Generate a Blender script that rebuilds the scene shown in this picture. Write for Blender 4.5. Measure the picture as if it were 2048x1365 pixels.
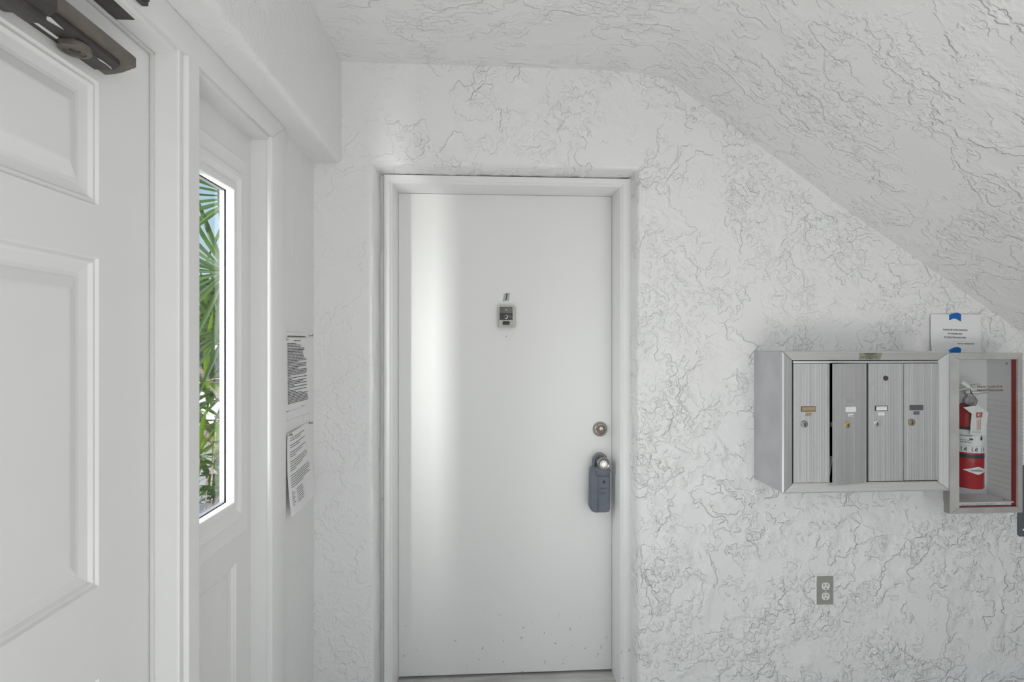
import bpy, bmesh, math, random
from mathutils import Vector, Matrix

for o in list(bpy.data.objects):
    bpy.data.objects.remove(o)
scn = bpy.context.scene
col = scn.collection
R = math.radians
rnd = random.Random(7)

# ------------------------------------------------------------------ camera
cam_d = bpy.data.cameras.new('camera')
cam_d.sensor_width = 36.0
cam_d.lens = 36.0 * 1000.0 / 2048.0
cam_d.shift_y = 0.0012
cam_d.clip_start = 0.02
cam = bpy.data.objects.new('camera', cam_d)
cam.location = (0, 0, 1.40)
cam.rotation_euler = (R(90), 0, -math.atan(0.054))
col.objects.link(cam)
scn.camera = cam

# ------------------------------------------------------------------ view / world / light
vs = scn.view_settings
vs.view_transform = 'Standard'
vs.look = 'None'
vs.gamma = 1.0
vs.use_curve_mapping = False
vs.exposure = -0.13

world = bpy.data.worlds.new('sky')
scn.world = world
world.use_nodes = True
wn = world.node_tree
wn.nodes.clear()
w_tc = wn.nodes.new('ShaderNodeTexCoord')
w_sx = wn.nodes.new('ShaderNodeSeparateXYZ')
w_rp = wn.nodes.new('ShaderNodeValToRGB')
w_bg = wn.nodes.new('ShaderNodeBackground')
w_out = wn.nodes.new('ShaderNodeOutputWorld')
wn.links.new(w_tc.outputs['Generated'], w_sx.inputs[0])
wn.links.new(w_sx.outputs['Z'], w_rp.inputs[0])
wn.links.new(w_rp.outputs[0], w_bg.inputs[0])
wn.links.new(w_bg.outputs[0], w_out.inputs[0])
e = w_rp.color_ramp.elements
e[0].position = 0.0
e[0].color = (0.72, 0.80, 0.86, 1)
e[1].position = 0.9
e[1].color = (0.25, 0.45, 0.78, 1)
m_ = e.new(0.25)
m_.color = (0.50, 0.70, 0.88, 1)
w_bg.inputs[1].default_value = 0.95


def light(name, kind, loc, target, energy, color=(1, 1, 1), sx=1, sy=1):
    d = bpy.data.lights.new(name, kind)
    d.energy = energy
    d.color = color
    if kind == 'AREA':
        d.shape = 'RECTANGLE'
        d.size = sx
        d.size_y = sy
    if kind == 'SUN':
        d.angle = R(0.6)
    o = bpy.data.objects.new(name, d)
    o.location = loc
    o.rotation_euler = (Vector(target) - Vector(loc)).to_track_quat('-Z', 'Y').to_euler()
    col.objects.link(o)
    return o


SUN = light('sun', 'SUN', (1.2, -5.2, 8), (-0.8, 0.8, 0), 3.6, (1.0, 0.95, 0.86))
# unseen fill lamps added in place of open end daylight and a sunlit floor
DAY_FILL = light('daylight_fill_lamp', 'AREA', (1.1, -1.7, 1.85), (0.2, 1.9, 1.3), 10, (0.975, 0.988, 1.0), 1.5, 1.2)
FLOOR_FILL = light('floor_fill_lamp', 'AREA', (0.80, -0.55, 0.0), (0.80, -0.40, 2.4), 62, (1.0, 0.985, 0.945), 2.4, 2.6)
# area lamps added outside the sidelight for door stripe, wall relief and lit jamb
STRIPE_LAMP = light('door_stripe_lamp', 'AREA', (-1.49, -0.22, 1.5), (-0.70, 1.25, 1.38), 130, (1.0, 0.985, 0.95), 0.26, 3.0)
SKY_FILL = light('sky_fill_lamp', 'AREA', (-2.2, 0.62, 2.1), (-0.69, 1.28, 1.40), 150, (1.0, 1.0, 0.99), 1.1, 2.0)
JAMBL = light('jamb_strip_lamp', 'AREA', (-1.045, -0.25, 1.45), (-0.705, 1.205, 1.38), 60, (1.0, 0.985, 0.95), 0.07, 2.4)

# ------------------------------------------------------------------ materials


def new_mat(name):
    m = bpy.data.materials.new(name)
    m.use_nodes = True
    nt = m.node_tree
    b = nt.nodes['Principled BSDF']
    return m, nt, b


def pmat(name, color, rough=0.5, metal=0.0, spec=0.5, noise=0.0, nscale=8.0, stretch=None, bump=0.0, bscale=200.0, trans=0.0):
    m, nt, b = new_mat(name)
    c = (color[0], color[1], color[2], 1)
    b.inputs['Base Color'].default_value = c
    b.inputs['Roughness'].default_value = rough
    b.inputs['Metallic'].default_value = metal
    b.inputs['Specular IOR Level'].default_value = spec
    tc = nt.nodes.new('ShaderNodeTexCoord')
    if noise > 0:
        mp = nt.nodes.new('ShaderNodeMapping')
        nt.links.new(tc.outputs['Object'], mp.inputs[0])
        if stretch:
            mp.inputs['Scale'].default_value = stretch
        n = nt.nodes.new('ShaderNodeTexNoise')
        n.inputs['Scale'].default_value = nscale
        n.inputs['Detail'].default_value = 5
        nt.links.new(mp.outputs[0], n.inputs['Vector'])
        mr = nt.nodes.new('ShaderNodeMapRange')
        mr.inputs['From Min'].default_value = 0.25
        mr.inputs['From Max'].default_value = 0.75
        mr.inputs['To Min'].default_value = 1 - noise
        mr.inputs['To Max'].default_value = 1 + noise
        nt.links.new(n.outputs['Fac'], mr.inputs['Value'])
        mx = nt.nodes.new('ShaderNodeVectorMath')
        mx.operation = 'SCALE'
        mx.inputs[0].default_value = color[:3]
        nt.links.new(mr.outputs[0], mx.inputs['Scale'])
        nt.links.new(mx.outputs[0], b.inputs['Base Color'])
    if bump > 0:
        n2 = nt.nodes.new('ShaderNodeTexNoise')
        n2.inputs['Scale'].default_value = bscale
        n2.inputs['Detail'].default_value = 3
        nt.links.new(tc.outputs['Object'], n2.inputs['Vector'])
        bp = nt.nodes.new('ShaderNodeBump')
        bp.inputs['Distance'].default_value = bump
        nt.links.new(n2.outputs['Fac'], bp.inputs['Height'])
        nt.links.new(bp.outputs[0], b.inputs['Normal'])
    return m


class NG:
    """small helper to write node maths briefly"""

    def __init__(s, nt):
        s.nt = nt

    def val(s, x, sock):
        if hasattr(x, 'links') or hasattr(x, 'is_output'):
            s.nt.links.new(x, sock)
        else:
            sock.default_value = x

    def m(s, op, a, b=0.0, c=0.0):
        n = s.nt.nodes.new('ShaderNodeMath')
        n.operation = op
        s.val(a, n.inputs[0])
        s.val(b, n.inputs[1])
        s.val(c, n.inputs[2])
        return n.outputs[0]

    def step(s, x, lo, hi, a=0.0, b=1.0):
        n = s.nt.nodes.new('ShaderNodeMapRange')
        n.interpolation_type = 'SMOOTHSTEP'
        s.val(x, n.inputs['Value'])
        n.inputs['From Min'].default_value = lo
        n.inputs['From Max'].default_value = hi
        n.inputs['To Min'].default_value = a
        n.inputs['To Max'].default_value = b
        return n.outputs[0]

    def noise(s, vec, scale, detail=4.0, rough=0.5, dist=0.0, off=(0, 0, 0), sc=(1, 1, 1)):
        mp = s.nt.nodes.new('ShaderNodeMapping')
        mp.inputs['Location'].default_value = off
        mp.inputs['Scale'].default_value = sc
        s.nt.links.new(vec, mp.inputs[0])
        n = s.nt.nodes.new('ShaderNodeTexNoise')
        n.inputs['Scale'].default_value = scale
        n.inputs['Detail'].default_value = detail
        n.inputs['Roughness'].default_value = rough
        n.inputs['Distortion'].default_value = dist
        s.nt.links.new(mp.outputs[0], n.inputs['Vector'])
        return n.outputs['Fac']


def stucco(name, color, amount=1.0, rough=0.42, seed=0.0, stretch=(1, 1, 1), smooth_left=False):
    m, nt, b = new_mat(name)
    g = NG(nt)
    tc = nt.nodes.new('ShaderNodeTexCoord').outputs['Object']
    b.inputs['Base Color'].default_value = (*color, 1)
    b.inputs['Roughness'].default_value = rough
    b.inputs['Specular IOR Level'].default_value = 0.5
    o = lambda k: (seed + 3.1 * k, 1.7 * k - seed, 2.3 * k)
    # trowel laps: a sharp broken lip that dies away gently behind, fading in and out
    def lap(n, lo, tail=0.11, w=0.016):
        return g.m('MULTIPLY', g.step(n, lo, lo + w), g.step(n, lo + w, lo + w + tail, 1.0, 0.0))

    def mask(sc, k, lo, hi):
        return g.step(g.noise(tc, sc, 2, 0.55, 0, o(k)), lo, hi)
    n1 = g.noise(tc, 3.4, 5, 0.55, 0.0, o(1), stretch)
    n2 = g.noise(tc, 5.2, 5, 0.57, 0.0, o(2), stretch)
    n3 = g.noise(tc, 9.0, 4, 0.57, 0.0, o(3), stretch)
    k1, k2, k3, k4 = mask(4.6, 4, 0.44, 0.56), mask(5.2, 5, 0.44, 0.56), mask(6.0, 6, 0.47, 0.58), mask(4.0, 11, 0.46, 0.58)
    # crumbs in patches
    cr = g.noise(tc, 36, 3, 0.55, 0.2, o(7))
    kc = mask(4.4, 8, 0.50, 0.62)
    cs = g.m('MULTIPLY', g.step(cr, 0.48, 0.62), kc)
    rd2 = g.m('ABSOLUTE', g.m('SUBTRACT', n1, 0.445))
    rg2 = g.m('MULTIPLY', g.step(rd2, 0.0, 0.010, 1.0, 0.0), k4)
    h = g.m('MULTIPLY', g.m('MULTIPLY', lap(n1, 0.47), k1), 0.75)
    for x, w in ((g.m('MULTIPLY', lap(n1, 0.55), k2), 0.75), (g.m('MULTIPLY', lap(n2, 0.49), k3), 0.65), (g.m('MULTIPLY', lap(n2, 0.57), k4), 0.6),
                 (g.m('MULTIPLY', lap(n3, 0.52), k2), 0.4), (rg2, 0.5), (cs, 0.55)):
        h = g.m('MULTIPLY_ADD', x, w, h)
    h = g.m('MULTIPLY_ADD', g.noise(tc, 6, 2, 0.5, 0, o(9)), 1.6, h)
    h = g.m('MULTIPLY_ADD', g.noise(tc, 140, 2, 0.5, 0, o(10)), 0.05, h)
    if smooth_left:
        sx = nt.nodes.new('ShaderNodeSeparateXYZ')
        nt.links.new(tc, sx.inputs[0])
        fx = g.step(sx.outputs['X'], -0.46, -0.05, 0.35, 1.0)
        fz = g.step(sx.outputs['Z'], 1.5, 0.5, 1.0, 1.45)
        h = g.m('MULTIPLY', h, g.m('MULTIPLY', fx, fz))
    bp = nt.nodes.new('ShaderNodeBump')
    bp.inputs['Distance'].default_value = 0.0040 * amount
    bp.inputs['Strength'].default_value = 1.0
    nt.links.new(h, bp.inputs['Height'])
    nt.links.new(bp.outputs[0], b.inputs['Normal'])
    return m


def door_paint(name, color, rough=0.32):
    """painted steel with scuffs and specks of dirt near the floor"""
    m, nt, b = new_mat(name)
    g = NG(nt)
    tc = nt.nodes.new('ShaderNodeTexCoord').outputs['Object']
    sx = nt.nodes.new('ShaderNodeSeparateXYZ')
    nt.links.new(tc, sx.inputs[0])
    sp = g.step(g.noise(tc, 55, 3, 0.6, 0.4, (4, 2, 9), (1, 1, 0.7)), 0.672, 0.695)
    near = g.step(sx.outputs['Z'], 0.03, 0.34, 1.0, 0.0)
    f = g.m('MULTIPLY', sp, near)
    mx = nt.nodes.new('ShaderNodeMix')
    mx.data_type = 'RGBA'
    nt.links.new(f, mx.inputs['Factor'])
    mx.inputs['A'].default_value = (*color, 1)
    mx.inputs['B'].default_value = (0.07, 0.06, 0.05, 1)
    nt.links.new(mx.outputs['Result'], b.inputs['Base Color'])
    b.inputs['Roughness'].default_value = rough
    bp = nt.nodes.new('ShaderNodeBump')
    bp.inputs['Distance'].default_value = 0.0006
    nt.links.new(g.noise(tc, 14, 3, 0.5), bp.inputs['Height'])
    nt.links.new(bp.outputs[0], b.inputs['Normal'])
    return m


def glass_mat(name, tint=(1, 1, 1), refl=1.0):
    m = bpy.data.materials.new(name)
    m.use_nodes = True
    nt = m.node_tree
    nt.nodes.clear()
    out = nt.nodes.new('ShaderNodeOutputMaterial')
    mix = nt.nodes.new('ShaderNodeMixShader')
    g = NG(nt)
    lw = nt.nodes.new('ShaderNodeLayerWeight')
    lw.inputs['Blend'].default_value = 0.5
    fr = g.m('MULTIPLY_ADD', g.m('POWER', lw.outputs['Facing'], 5.0), 0.30, 0.012)
    tr = nt.nodes.new('ShaderNodeBsdfTransparent')
    tr.inputs[0].default_value = (*tint, 1)
    gl = nt.nodes.new('ShaderNodeBsdfGlossy')
    gl.inputs['Roughness'].default_value = 0.0
    gl.inputs['Color'].default_value = (refl, refl, refl, 1)
    nt.links.new(fr, mix.inputs[0])
    nt.links.new(tr.outputs[0], mix.inputs[1])
    nt.links.new(gl.outputs[0], mix.inputs[2])
    nt.links.new(mix.outputs[0], out.inputs[0])
    return m


def leaf_mat(name, color, rough=0.35, vary=0.25):
    m, nt, b = new_mat(name)
    g = NG(nt)
    oi = nt.nodes.new('ShaderNodeObjectInfo')
    tcn = nt.nodes.new('ShaderNodeTexCoord').outputs['Object']
    n = g.noise(tcn, 9, 3)
    k = g.m('ADD', g.m('MULTIPLY_ADD', oi.outputs['Random'], 2 * vary, 1 - vary), g.m('MULTIPLY', g.m('SUBTRACT', n, 0.5), 0.5))
    vm = nt.nodes.new('ShaderNodeVectorMath')
    vm.operation = 'SCALE'
    vm.inputs[0].default_value = color
    nt.links.new(k, vm.inputs['Scale'])
    nt.links.new(vm.outputs[0], b.inputs['Base Color'])
    b.inputs['Roughness'].default_value = rough
    tl = nt.nodes.new('ShaderNodeBsdfTranslucent')
    vm2 = nt.nodes.new('ShaderNodeVectorMath')
    vm2.operation = 'MULTIPLY'
    nt.links.new(vm.outputs[0], vm2.inputs[0])
    vm2.inputs[1].default_value = (1.7, 1.6, 0.2)
    nt.links.new(vm2.outputs[0], tl.inputs[0])
    mix = nt.nodes.new('ShaderNodeMixShader')
    mix.inputs[0].default_value = 0.33
    b.inputs['Specular IOR Level'].default_value = 0.18
    out = nt.nodes['Material Output']
    nt.links.new(b.outputs[0], mix.inputs[1])
    nt.links.new(tl.outputs[0], mix.inputs[2])
    nt.links.new(mix.outputs[0], out.inputs[0])
    return m


M = {}
WHITE = (0.80, 0.80, 0.795)
M['stucco_back'] = stucco('white_stucco_wall', WHITE, 1.25, seed=1.3, smooth_left=True)
M['stucco_ceiling'] = stucco('white_stucco_ceiling', WHITE, 1.0, seed=5.7, stretch=(0.8, 1.3, 1))
M['stucco_soft'] = stucco('white_plaster_soft', WHITE, 0.25, seed=9.1)
M['stucco_rough'] = stucco('white_plaster_edge', WHITE, 0.6, seed=2.2)
M['trim'] = pmat('white_trim_paint', WHITE, 0.38, noise=0.015, nscale=5, bump=0.0006, bscale=25)
M['frame'] = door_paint('white_frame_paint', WHITE, 0.36)
M['door'] = door_paint('white_door_paint', (0.82, 0.82, 0.81), 0.65)
M['vinyl'] = pmat('white_vinyl', (0.84, 0.84, 0.84), 0.3)
M['spacer'] = pmat('pale_glazing_spacer', (0.15, 0.15, 0.165), 0.5)
M['gasket'] = pmat('black_gasket', (0.008, 0.008, 0.010), 0.7, spec=0.1)
M['strip'] = pmat('weatherstrip', (0.70, 0.70, 0.69), 0.6)
M['glass'] = glass_mat('window_glass', (0.97, 0.985, 0.99))
M['acrylic'] = glass_mat('cabinet_glass', (0.93, 0.94, 0.94))
M['bronze'] = pmat('bronze_closer_paint', (0.155, 0.135, 0.115), 0.42, 0.35, noise=0.25, nscale=30)
M['bronze_dark'] = pmat('dark_bronze', (0.07, 0.062, 0.06), 0.5, 0.3, noise=0.3, nscale=25)  # darker copy of the closer bronze; shade of its underside is in this colour
M['chip'] = pmat('white_paint_smear', (0.72, 0.72, 0.72), 0.5)
M['alu'] = pmat('brushed_aluminium', (0.55, 0.55, 0.555), 0.40, 0.65, noise=0.16, nscale=4, stretch=(45, 45, 0.3))
M['alu_h'] = pmat('aluminium_frame', (0.58, 0.58, 0.575), 0.40, 0.6, noise=0.10, nscale=7, stretch=(0.6, 10, 60))
M['alu_side'] = pmat('aluminium_sheet', (0.53, 0.535, 0.55), 0.5, 0.55, noise=0.14, nscale=7)
M['alu_frame'] = pmat('satin_aluminium', (0.56, 0.56, 0.54), 0.42, 0.55, noise=0.12, nscale=14)
M['dark'] = pmat('dark_interior', (0.012, 0.012, 0.012), 0.8)
M['black'] = pmat('black_plastic', (0.02, 0.02, 0.022), 0.4)
M['nickel'] = pmat('satin_nickel', (0.36, 0.345, 0.32), 0.3, 0.95, noise=0.08, nscale=40)
M['chrome'] = pmat('chrome', (0.75, 0.75, 0.75), 0.15, 1.0)
M['brass'] = pmat('worn_brass', (0.62, 0.52, 0.30), 0.3, 0.9, noise=0.2, nscale=60)
M['brass_old'] = pmat('old_brass', (0.36, 0.31, 0.20), 0.4, 0.85, noise=0.25, nscale=60)
M['bronze_cyl'] = pmat('brown_cylinder', (0.17, 0.12, 0.10), 0.4, 0.5)
M['paper'] = pmat('white_paper', (0.80, 0.80, 0.80), 0.7)
M['label'] = pmat('white_label', (0.85, 0.85, 0.84), 0.5)
M['label_tan'] = pmat('tan_label', (0.36, 0.27, 0.15), 0.6, noise=0.25, nscale=150)
M['label_grey'] = pmat('dark_grey_label', (0.10, 0.10, 0.11), 0.5)
M['plate'] = pmat('olive_foil_plate', (0.30, 0.30, 0.24), 0.45, 0.3, noise=0.15, nscale=60)
M['ink'] = pmat('black_ink', (0.03, 0.03, 0.03), 0.7)
M['ink_soft'] = pmat('grey_ink', (0.42, 0.42, 0.42), 0.7)
M['ink_red'] = pmat('dark_red_ink', (0.09, 0.03, 0.025), 0.6)
M['ink_tag'] = pmat('red_print', (0.45, 0.10, 0.08), 0.6)
M['tape'] = pmat('blue_painters_tape', (0.0, 0.115, 0.44), 0.65, noise=0.08, nscale=60)
M['red'] = pmat('red_enamel', (0.42, 0.018, 0.025), 0.22)
M['red_dark'] = pmat('red_lacquer', (0.30, 0.03, 0.03), 0.4, noise=0.15, nscale=20)
M['black_band'] = pmat('black_band', (0.03, 0.035, 0.04), 0.4)
M['cab_in'] = pmat('grey_cabinet_enamel', (0.72, 0.72, 0.72), 0.45)
M['cab_out'] = pmat('white_cabinet_enamel', (0.80, 0.80, 0.80), 0.4)
M['gauge'] = pmat('grey_gauge', (0.36, 0.33, 0.34), 0.35)
M['steel'] = pmat('pale_steel', (0.70, 0.70, 0.68), 0.3, 0.6)
M['vinyl_tag'] = pmat('white_tag', (0.80, 0.80, 0.78), 0.5, noise=0.08, nscale=60)
M['lockbox'] = pmat('slate_blue_rubber', (0.115, 0.135, 0.17), 0.5, noise=0.10, nscale=30)
M['lockbox_dark'] = pmat('slate_blue_dark', (0.06, 0.07, 0.09), 0.5)
M['sign_grey'] = pmat('slate_grey_sign', (0.105, 0.115, 0.135), 0.5, noise=0.08, nscale=20)
M['plate_grey'] = pmat('grey_outlet_plate', (0.30, 0.30, 0.27), 0.45)
M['receptacle'] = pmat('white_receptacle', (0.72, 0.72, 0.70), 0.35)
M['bell'] = pmat('beige_grey_plastic', (0.52, 0.52, 0.48), 0.4)
M['bell_dark'] = pmat('dark_glossy_plastic', (0.045, 0.045, 0.047), 0.15)
M['bell_mid'] = pmat('taupe_plastic', (0.13, 0.125, 0.11), 0.25)
M['sticker'] = pmat('silver_sticker', (0.42, 0.42, 0.41), 0.4, 0.2)
M['sill'] = pmat('worn_steel_sill', (0.60, 0.59, 0.58), 0.35, 0.6, noise=0.30, nscale=9, stretch=(0.5, 6, 6))
M['rust'] = pmat('rust', (0.16, 0.08, 0.045), 0.9, noise=0.4, nscale=60)
M['floor'] = pmat('pale_concrete_floor', (0.66, 0.66, 0.66), 0.6, noise=0.08, nscale=4)
M['paving'] = pmat('cream_paving', (0.42, 0.40, 0.37), 0.8, noise=0.08, nscale=3, bump=0.003, bscale=60)
M['outside'] = pmat('exterior_white_render', (0.78, 0.78, 0.76), 0.7, noise=0.04, nscale=6)
M['palm'] = leaf_mat('palm_green', (0.026, 0.060, 0.009), 0.32, 0.35)
M['palm_grey'] = leaf_mat('palm_stalk', (0.22, 0.28, 0.08), 0.45, 0.2)
M['drac'] = leaf_mat('spear_green', (0.10, 0.175, 0.008), 0.35, 0.5)
M['round'] = leaf_mat('bush_green', (0.030, 0.075, 0.010), 0.3, 0.3)
M['bark'] = pmat('pale_ringed_bark', (0.20, 0.16, 0.14), 0.9, noise=0.3, nscale=20, stretch=(1, 1, 5), bump=0.01, bscale=60)
M['hedge'] = leaf_mat('hedge_green', (0.05, 0.12, 0.035), 0.5, 0.2)
M['flower'] = pmat('red_petal', (0.70, 0.01, 0.02), 0.5)
M['car'] = pmat('white_car_paint', (0.80, 0.80, 0.80), 0.15)
M['car_glass'] = pmat('dark_car_glass', (0.02, 0.025, 0.03), 0.08)
M['tyre'] = pmat('tyre_rubber', (0.02, 0.02, 0.02), 0.8)

# ------------------------------------------------------------------ mesh helpers
BASE = {}


class MB:
    def __init__(s):
        s.v = []
        s.f = []

    def add(s, vs, fs):
        k = len(s.v)
        s.v += [tuple(p) for p in vs]
        s.f += [tuple(i + k for i in f) for f in fs]
        return s

    def bm(s, b):
        b.verts.index_update()
        s.add([v.co[:] for v in b.verts], [[v.index for v in f.verts] for f in b.faces])
        b.free()
        return s

    def box(s, p, q, bev=0.0, seg=2, rot=None, at=None):
        b = bmesh.new()
        bmesh.ops.create_cube(b, size=1)
        p = Vector(p)
        q = Vector(q)
        c = (p + q) / 2
        d = q - p
        for v in b.verts:
            v.co = Vector((v.co.x * d.x, v.co.y * d.y, v.co.z * d.z))
        if bev > 0:
            bmesh.ops.bevel(b, geom=list(b.edges), offset=bev, segments=seg, profile=0.5, affect='EDGES')
        for v in b.verts:
            w = v.co + c
            if rot is not None:
                w = rot @ (w - Vector(at)) + Vector(at)
            v.co = w
        return s.bm(b)

    def prism(s, poly, mp, h0, h1, bev=0.0):
        """polygon (a,b) pulled from h0 to h1 through the map mp(a,b,h)"""
        b = bmesh.new()
        lo = [b.verts.new((a, c, h0)) for a, c in poly]
        hi = [b.verts.new((a, c, h1)) for a, c in poly]
        b.faces.new(lo[::-1])
        top = b.faces.new(hi)
        n = len(poly)
        for i in range(n):
            b.faces.new((lo[i], lo[(i + 1) % n], hi[(i + 1) % n], hi[i]))
        if bev > 0:
            bmesh.ops.bevel(b, geom=list(top.edges), offset=bev, segments=2, profile=0.5, affect='EDGES')
        for v in b.verts:
            v.co = Vector(mp(*v.co))
        return s.bm(b)

    def sheet(s, poly, mp, h=0.0):
        return s.add([mp(a, c, h) for a, c in poly], [tuple(range(len(poly)))])

    def lathe(s, prof, c, axis, up=None, n=32):
        """prof: (radius, distance along axis)"""
        axis = Vector(axis).normalized()
        u = axis.orthogonal().normalized() if up is None else Vector(up)
        w = axis.cross(u)
        c = Vector(c)
        vs, fs = [], []
        for r, t in prof:
            for i in range(n):
                a = 2 * math.pi * i / n
                vs.append(c + axis * t + (u * math.cos(a) + w * math.sin(a)) * max(r, 1e-5))
        for j in range(len(prof) - 1):
            for i in range(n):
                k = (i + 1) % n
                fs.append((j * n + i, j * n + k, (j + 1) * n + k, (j + 1) * n + i))
        fs.append(tuple(range(n - 1, -1, -1)))
        fs.append(tuple((len(prof) - 1) * n + i for i in range(n)))
        return s.add(vs, fs)

    def tube(s, pts, rad, n=8, cap=True):
        pts = [Vector(p) for p in pts]
        if not isinstance(rad, (list, tuple)):
            rad = [rad] * len(pts)
        vs, fs = [], []
        u = None
        for i, p in enumerate(pts):
            t = (pts[min(i + 1, len(pts) - 1)] - pts[max(i - 1, 0)]).normalized()
            if u is None:
                u = t.orthogonal().normalized()
            else:
                u = (u - t * u.dot(t)).normalized()
            w = t.cross(u)
            for k in range(n):
                a = 2 * math.pi * k / n
                vs.append(p + (u * math.cos(a) + w * math.sin(a)) * rad[i])
        for j in range(len(pts) - 1):
            for i in range(n):
                k = (i + 1) % n
                fs.append((j * n + i, j * n + k, (j + 1) * n + k, (j + 1) * n + i))
        if cap:
            fs.append(tuple(range(n - 1, -1, -1)))
            fs.append(tuple((len(pts) - 1) * n + i for i in range(n)))
        return s.add(vs, fs)

    def loops(s, rect, prof, mp, cap=False, n=1, jit=0.0, capback=False, seed=3):
        """mitred rectangle of a profile: prof = (inset, height) from outside to inside"""
        a0, a1, b0, b1 = rect
        rr = random.Random(seed)
        vs, fs = [], []
        N = 4 * n
        off = [[(rr.uniform(-1, 1), rr.uniform(-1, 1)) for _ in range(N)] for _ in prof]
        for j, (d, h) in enumerate(prof):
            c = [(a0 + d, b0 + d), (a1 - d, b0 + d), (a1 - d, b1 - d), (a0 + d, b1 - d)]
            for q in range(4):
                p0, p1 = c[q], c[(q + 1) % 4]
                for i in range(n):
                    t = i / n
                    jx, jz = (0, 0)
                    if jit and j > 0:
                        jx, jz = off[j][q * n + i]
                    vs.append(mp(p0[0] + (p1[0] - p0[0]) * t + jx * jit, p0[1] + (p1[1] - p0[1]) * t + jz * jit, h))
        for j in range(len(prof) - 1):
            for i in range(N):
                k = (i + 1) % N
                fs.append((j * N + i, j * N + k, (j + 1) * N + k, (j + 1) * N + i))
        if cap:
            fs.append(tuple((len(prof) - 1) * N + i for i in range(N)))
        if capback:
            fs.append(tuple(range(N - 1, -1, -1)))
        return s.add(vs, fs)

    def build(s, name, mat, parent=None, smooth=35, recalc=True):
        me = bpy.data.meshes.new(name)
        off = BASE.get(parent.name, Vector((0, 0, 0))) if parent else Vector((0, 0, 0))
        me.from_pydata([tuple(Vector(p) - off) for p in s.v], [], s.f)
        if recalc:
            b = bmesh.new()
            b.from_mesh(me)
            bmesh.ops.recalc_face_normals(b, faces=b.faces)
            b.to_mesh(me)
            b.free()
        me.materials.append(M[mat])
        if smooth:
            for p in me.polygons:
                p.use_smooth = True
            me.set_sharp_from_angle(angle=R(smooth))
        o = bpy.data.objects.new(name, me)
        col.objects.link(o)
        if parent:
            o.parent = parent
            BASE[o.name] = off
        else:
            BASE[o.name] = Vector((0, 0, 0))
        return o


def thing(name, loc, label=None, cat=None, group=None, kind=None):
    o = bpy.data.objects.new(name, None)
    o.empty_display_size = 0.05
    o.location = loc
    col.objects.link(o)
    BASE[o.name] = Vector(loc)
    return tag(o, label, cat, group, kind)


def tag(o, label=None, cat=None, group=None, kind=None):
    if label:
        o['label'] = label
    if cat:
        o['category'] = cat
    if group:
        o['group'] = group
    if kind:
        o['kind'] = kind
    return o


def struct(o, label=None):
    return tag(o, label, None, None, 'structure')


def text_flat(txt, size, align='CENTER', bold=0.022):
    """outline letters as a flat mesh: returns (verts2d, faces)"""
    cu = bpy.data.curves.new('letters', 'FONT')
    cu.body = txt
    cu.size = size
    cu.offset = bold * size
    cu.align_x = align
    cu.align_y = 'CENTER'
    cu.resolution_u = 2
    ob = bpy.data.objects.new('letters', cu)
    col.objects.link(ob)
    dg = bpy.context.evaluated_depsgraph_get()
    me = ob.evaluated_get(dg).to_mesh()
    vs = [(v.co.x, v.co.y) for v in me.vertices]
    fs = [tuple(p.vertices) for p in me.polygons]
    ob.evaluated_get(dg).to_mesh_clear()
    bpy.data.objects.remove(ob)
    bpy.data.curves.remove(cu)
    return vs, fs


def letters(mb, txt, size, mp, a, b, h, width=None, rot=0.0):
    vs, fs = text_flat(txt, size)
    if not vs:
        return
    w = max(v[0] for v in vs) - min(v[0] for v in vs)
    k = width / w if width else 1.0
    c, s_ = math.cos(rot), math.sin(rot)
    mb.add([mp(a + (x * k) * c - y * s_, b + (x * k) * s_ + y * c, h) for x, y in vs], fs)


def bars(mb, rr, mp, a0, a1, b, th, h, wmin=0.008, wmax=0.022, gap=0.003):
    """a line of small print too fine to read"""
    a = a0
    while a < a1 - 1e-4:
        w = min(rr.uniform(wmin, wmax), a1 - a)
        mb.add([mp(a, b - th / 2, h), mp(a + w, b - th / 2, h), mp(a + w, b + th / 2, h), mp(a, b + th / 2, h)], [(0, 1, 2, 3)])
        a += w + gap


# ================================================================== THE SETTING
YW, YF, YD = 1.896, 1.975, 2.107        # wall face, door frame face, door face
XP, XC = -0.683, -0.62                  # entrance panel face, casing face
back = lambda y0: (lambda a, b, h: (a, y0 - h, b))
left = lambda x0: (lambda a, b, h: (x0 + h, a, b))

# floor
f = MB().box((-0.76, -3.2, -0.13), (4.6, 2.4, -0.03))
struct(f.build('floor', 'floor'), 'pale concrete hall floor')

# back wall with the door reveal
w = MB()
OP = (-0.416, 0.588, -0.4, 2.066)
EG = 0.014
mpw = back(YW)
w.sheet([(-0.75, -0.1), (OP[0] - EG, -0.1), (OP[0] - EG, OP[3] + EG), (OP[0] - EG, 2.5), (-0.75, 2.5)], mpw)
w.sheet([(OP[0] - EG, OP[3] + EG), (OP[1] + EG, OP[3] + EG), (OP[1] + EG, 2.5), (OP[0] - EG, 2.5)], mpw)
w.sheet([(OP[1] + EG, -0.1), (4.45, -0.1), (0.80, 2.42), (0.70, 2.5), (OP[1] + EG, 2.5), (OP[1] + EG, OP[3] + EG)], mpw)
w.loops(OP, [(-EG, 0), (-0.008, 0.0005), (-0.002, -0.006), (0.001, -0.016), (0.003, -0.045), (0.006, -0.08), (0.006, -0.16)], mpw, n=46, jit=0.0022)
w.sheet([(-0.75, -0.1), (4.45, -0.1), (4.45, 2.6), (-0.75, 2.6)], mpw, -0.268)  # unseen rear sheet added to stop sky light leaking round the door
w.sheet([(-0.416, -0.1), (-0.392, -0.1), (-0.392, 2.07), (-0.416, 2.07)], mpw, -0.105)
struct(w.build('wall_back', 'stucco_back', smooth=50, recalc=False), 'white trowelled stucco wall')

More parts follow.
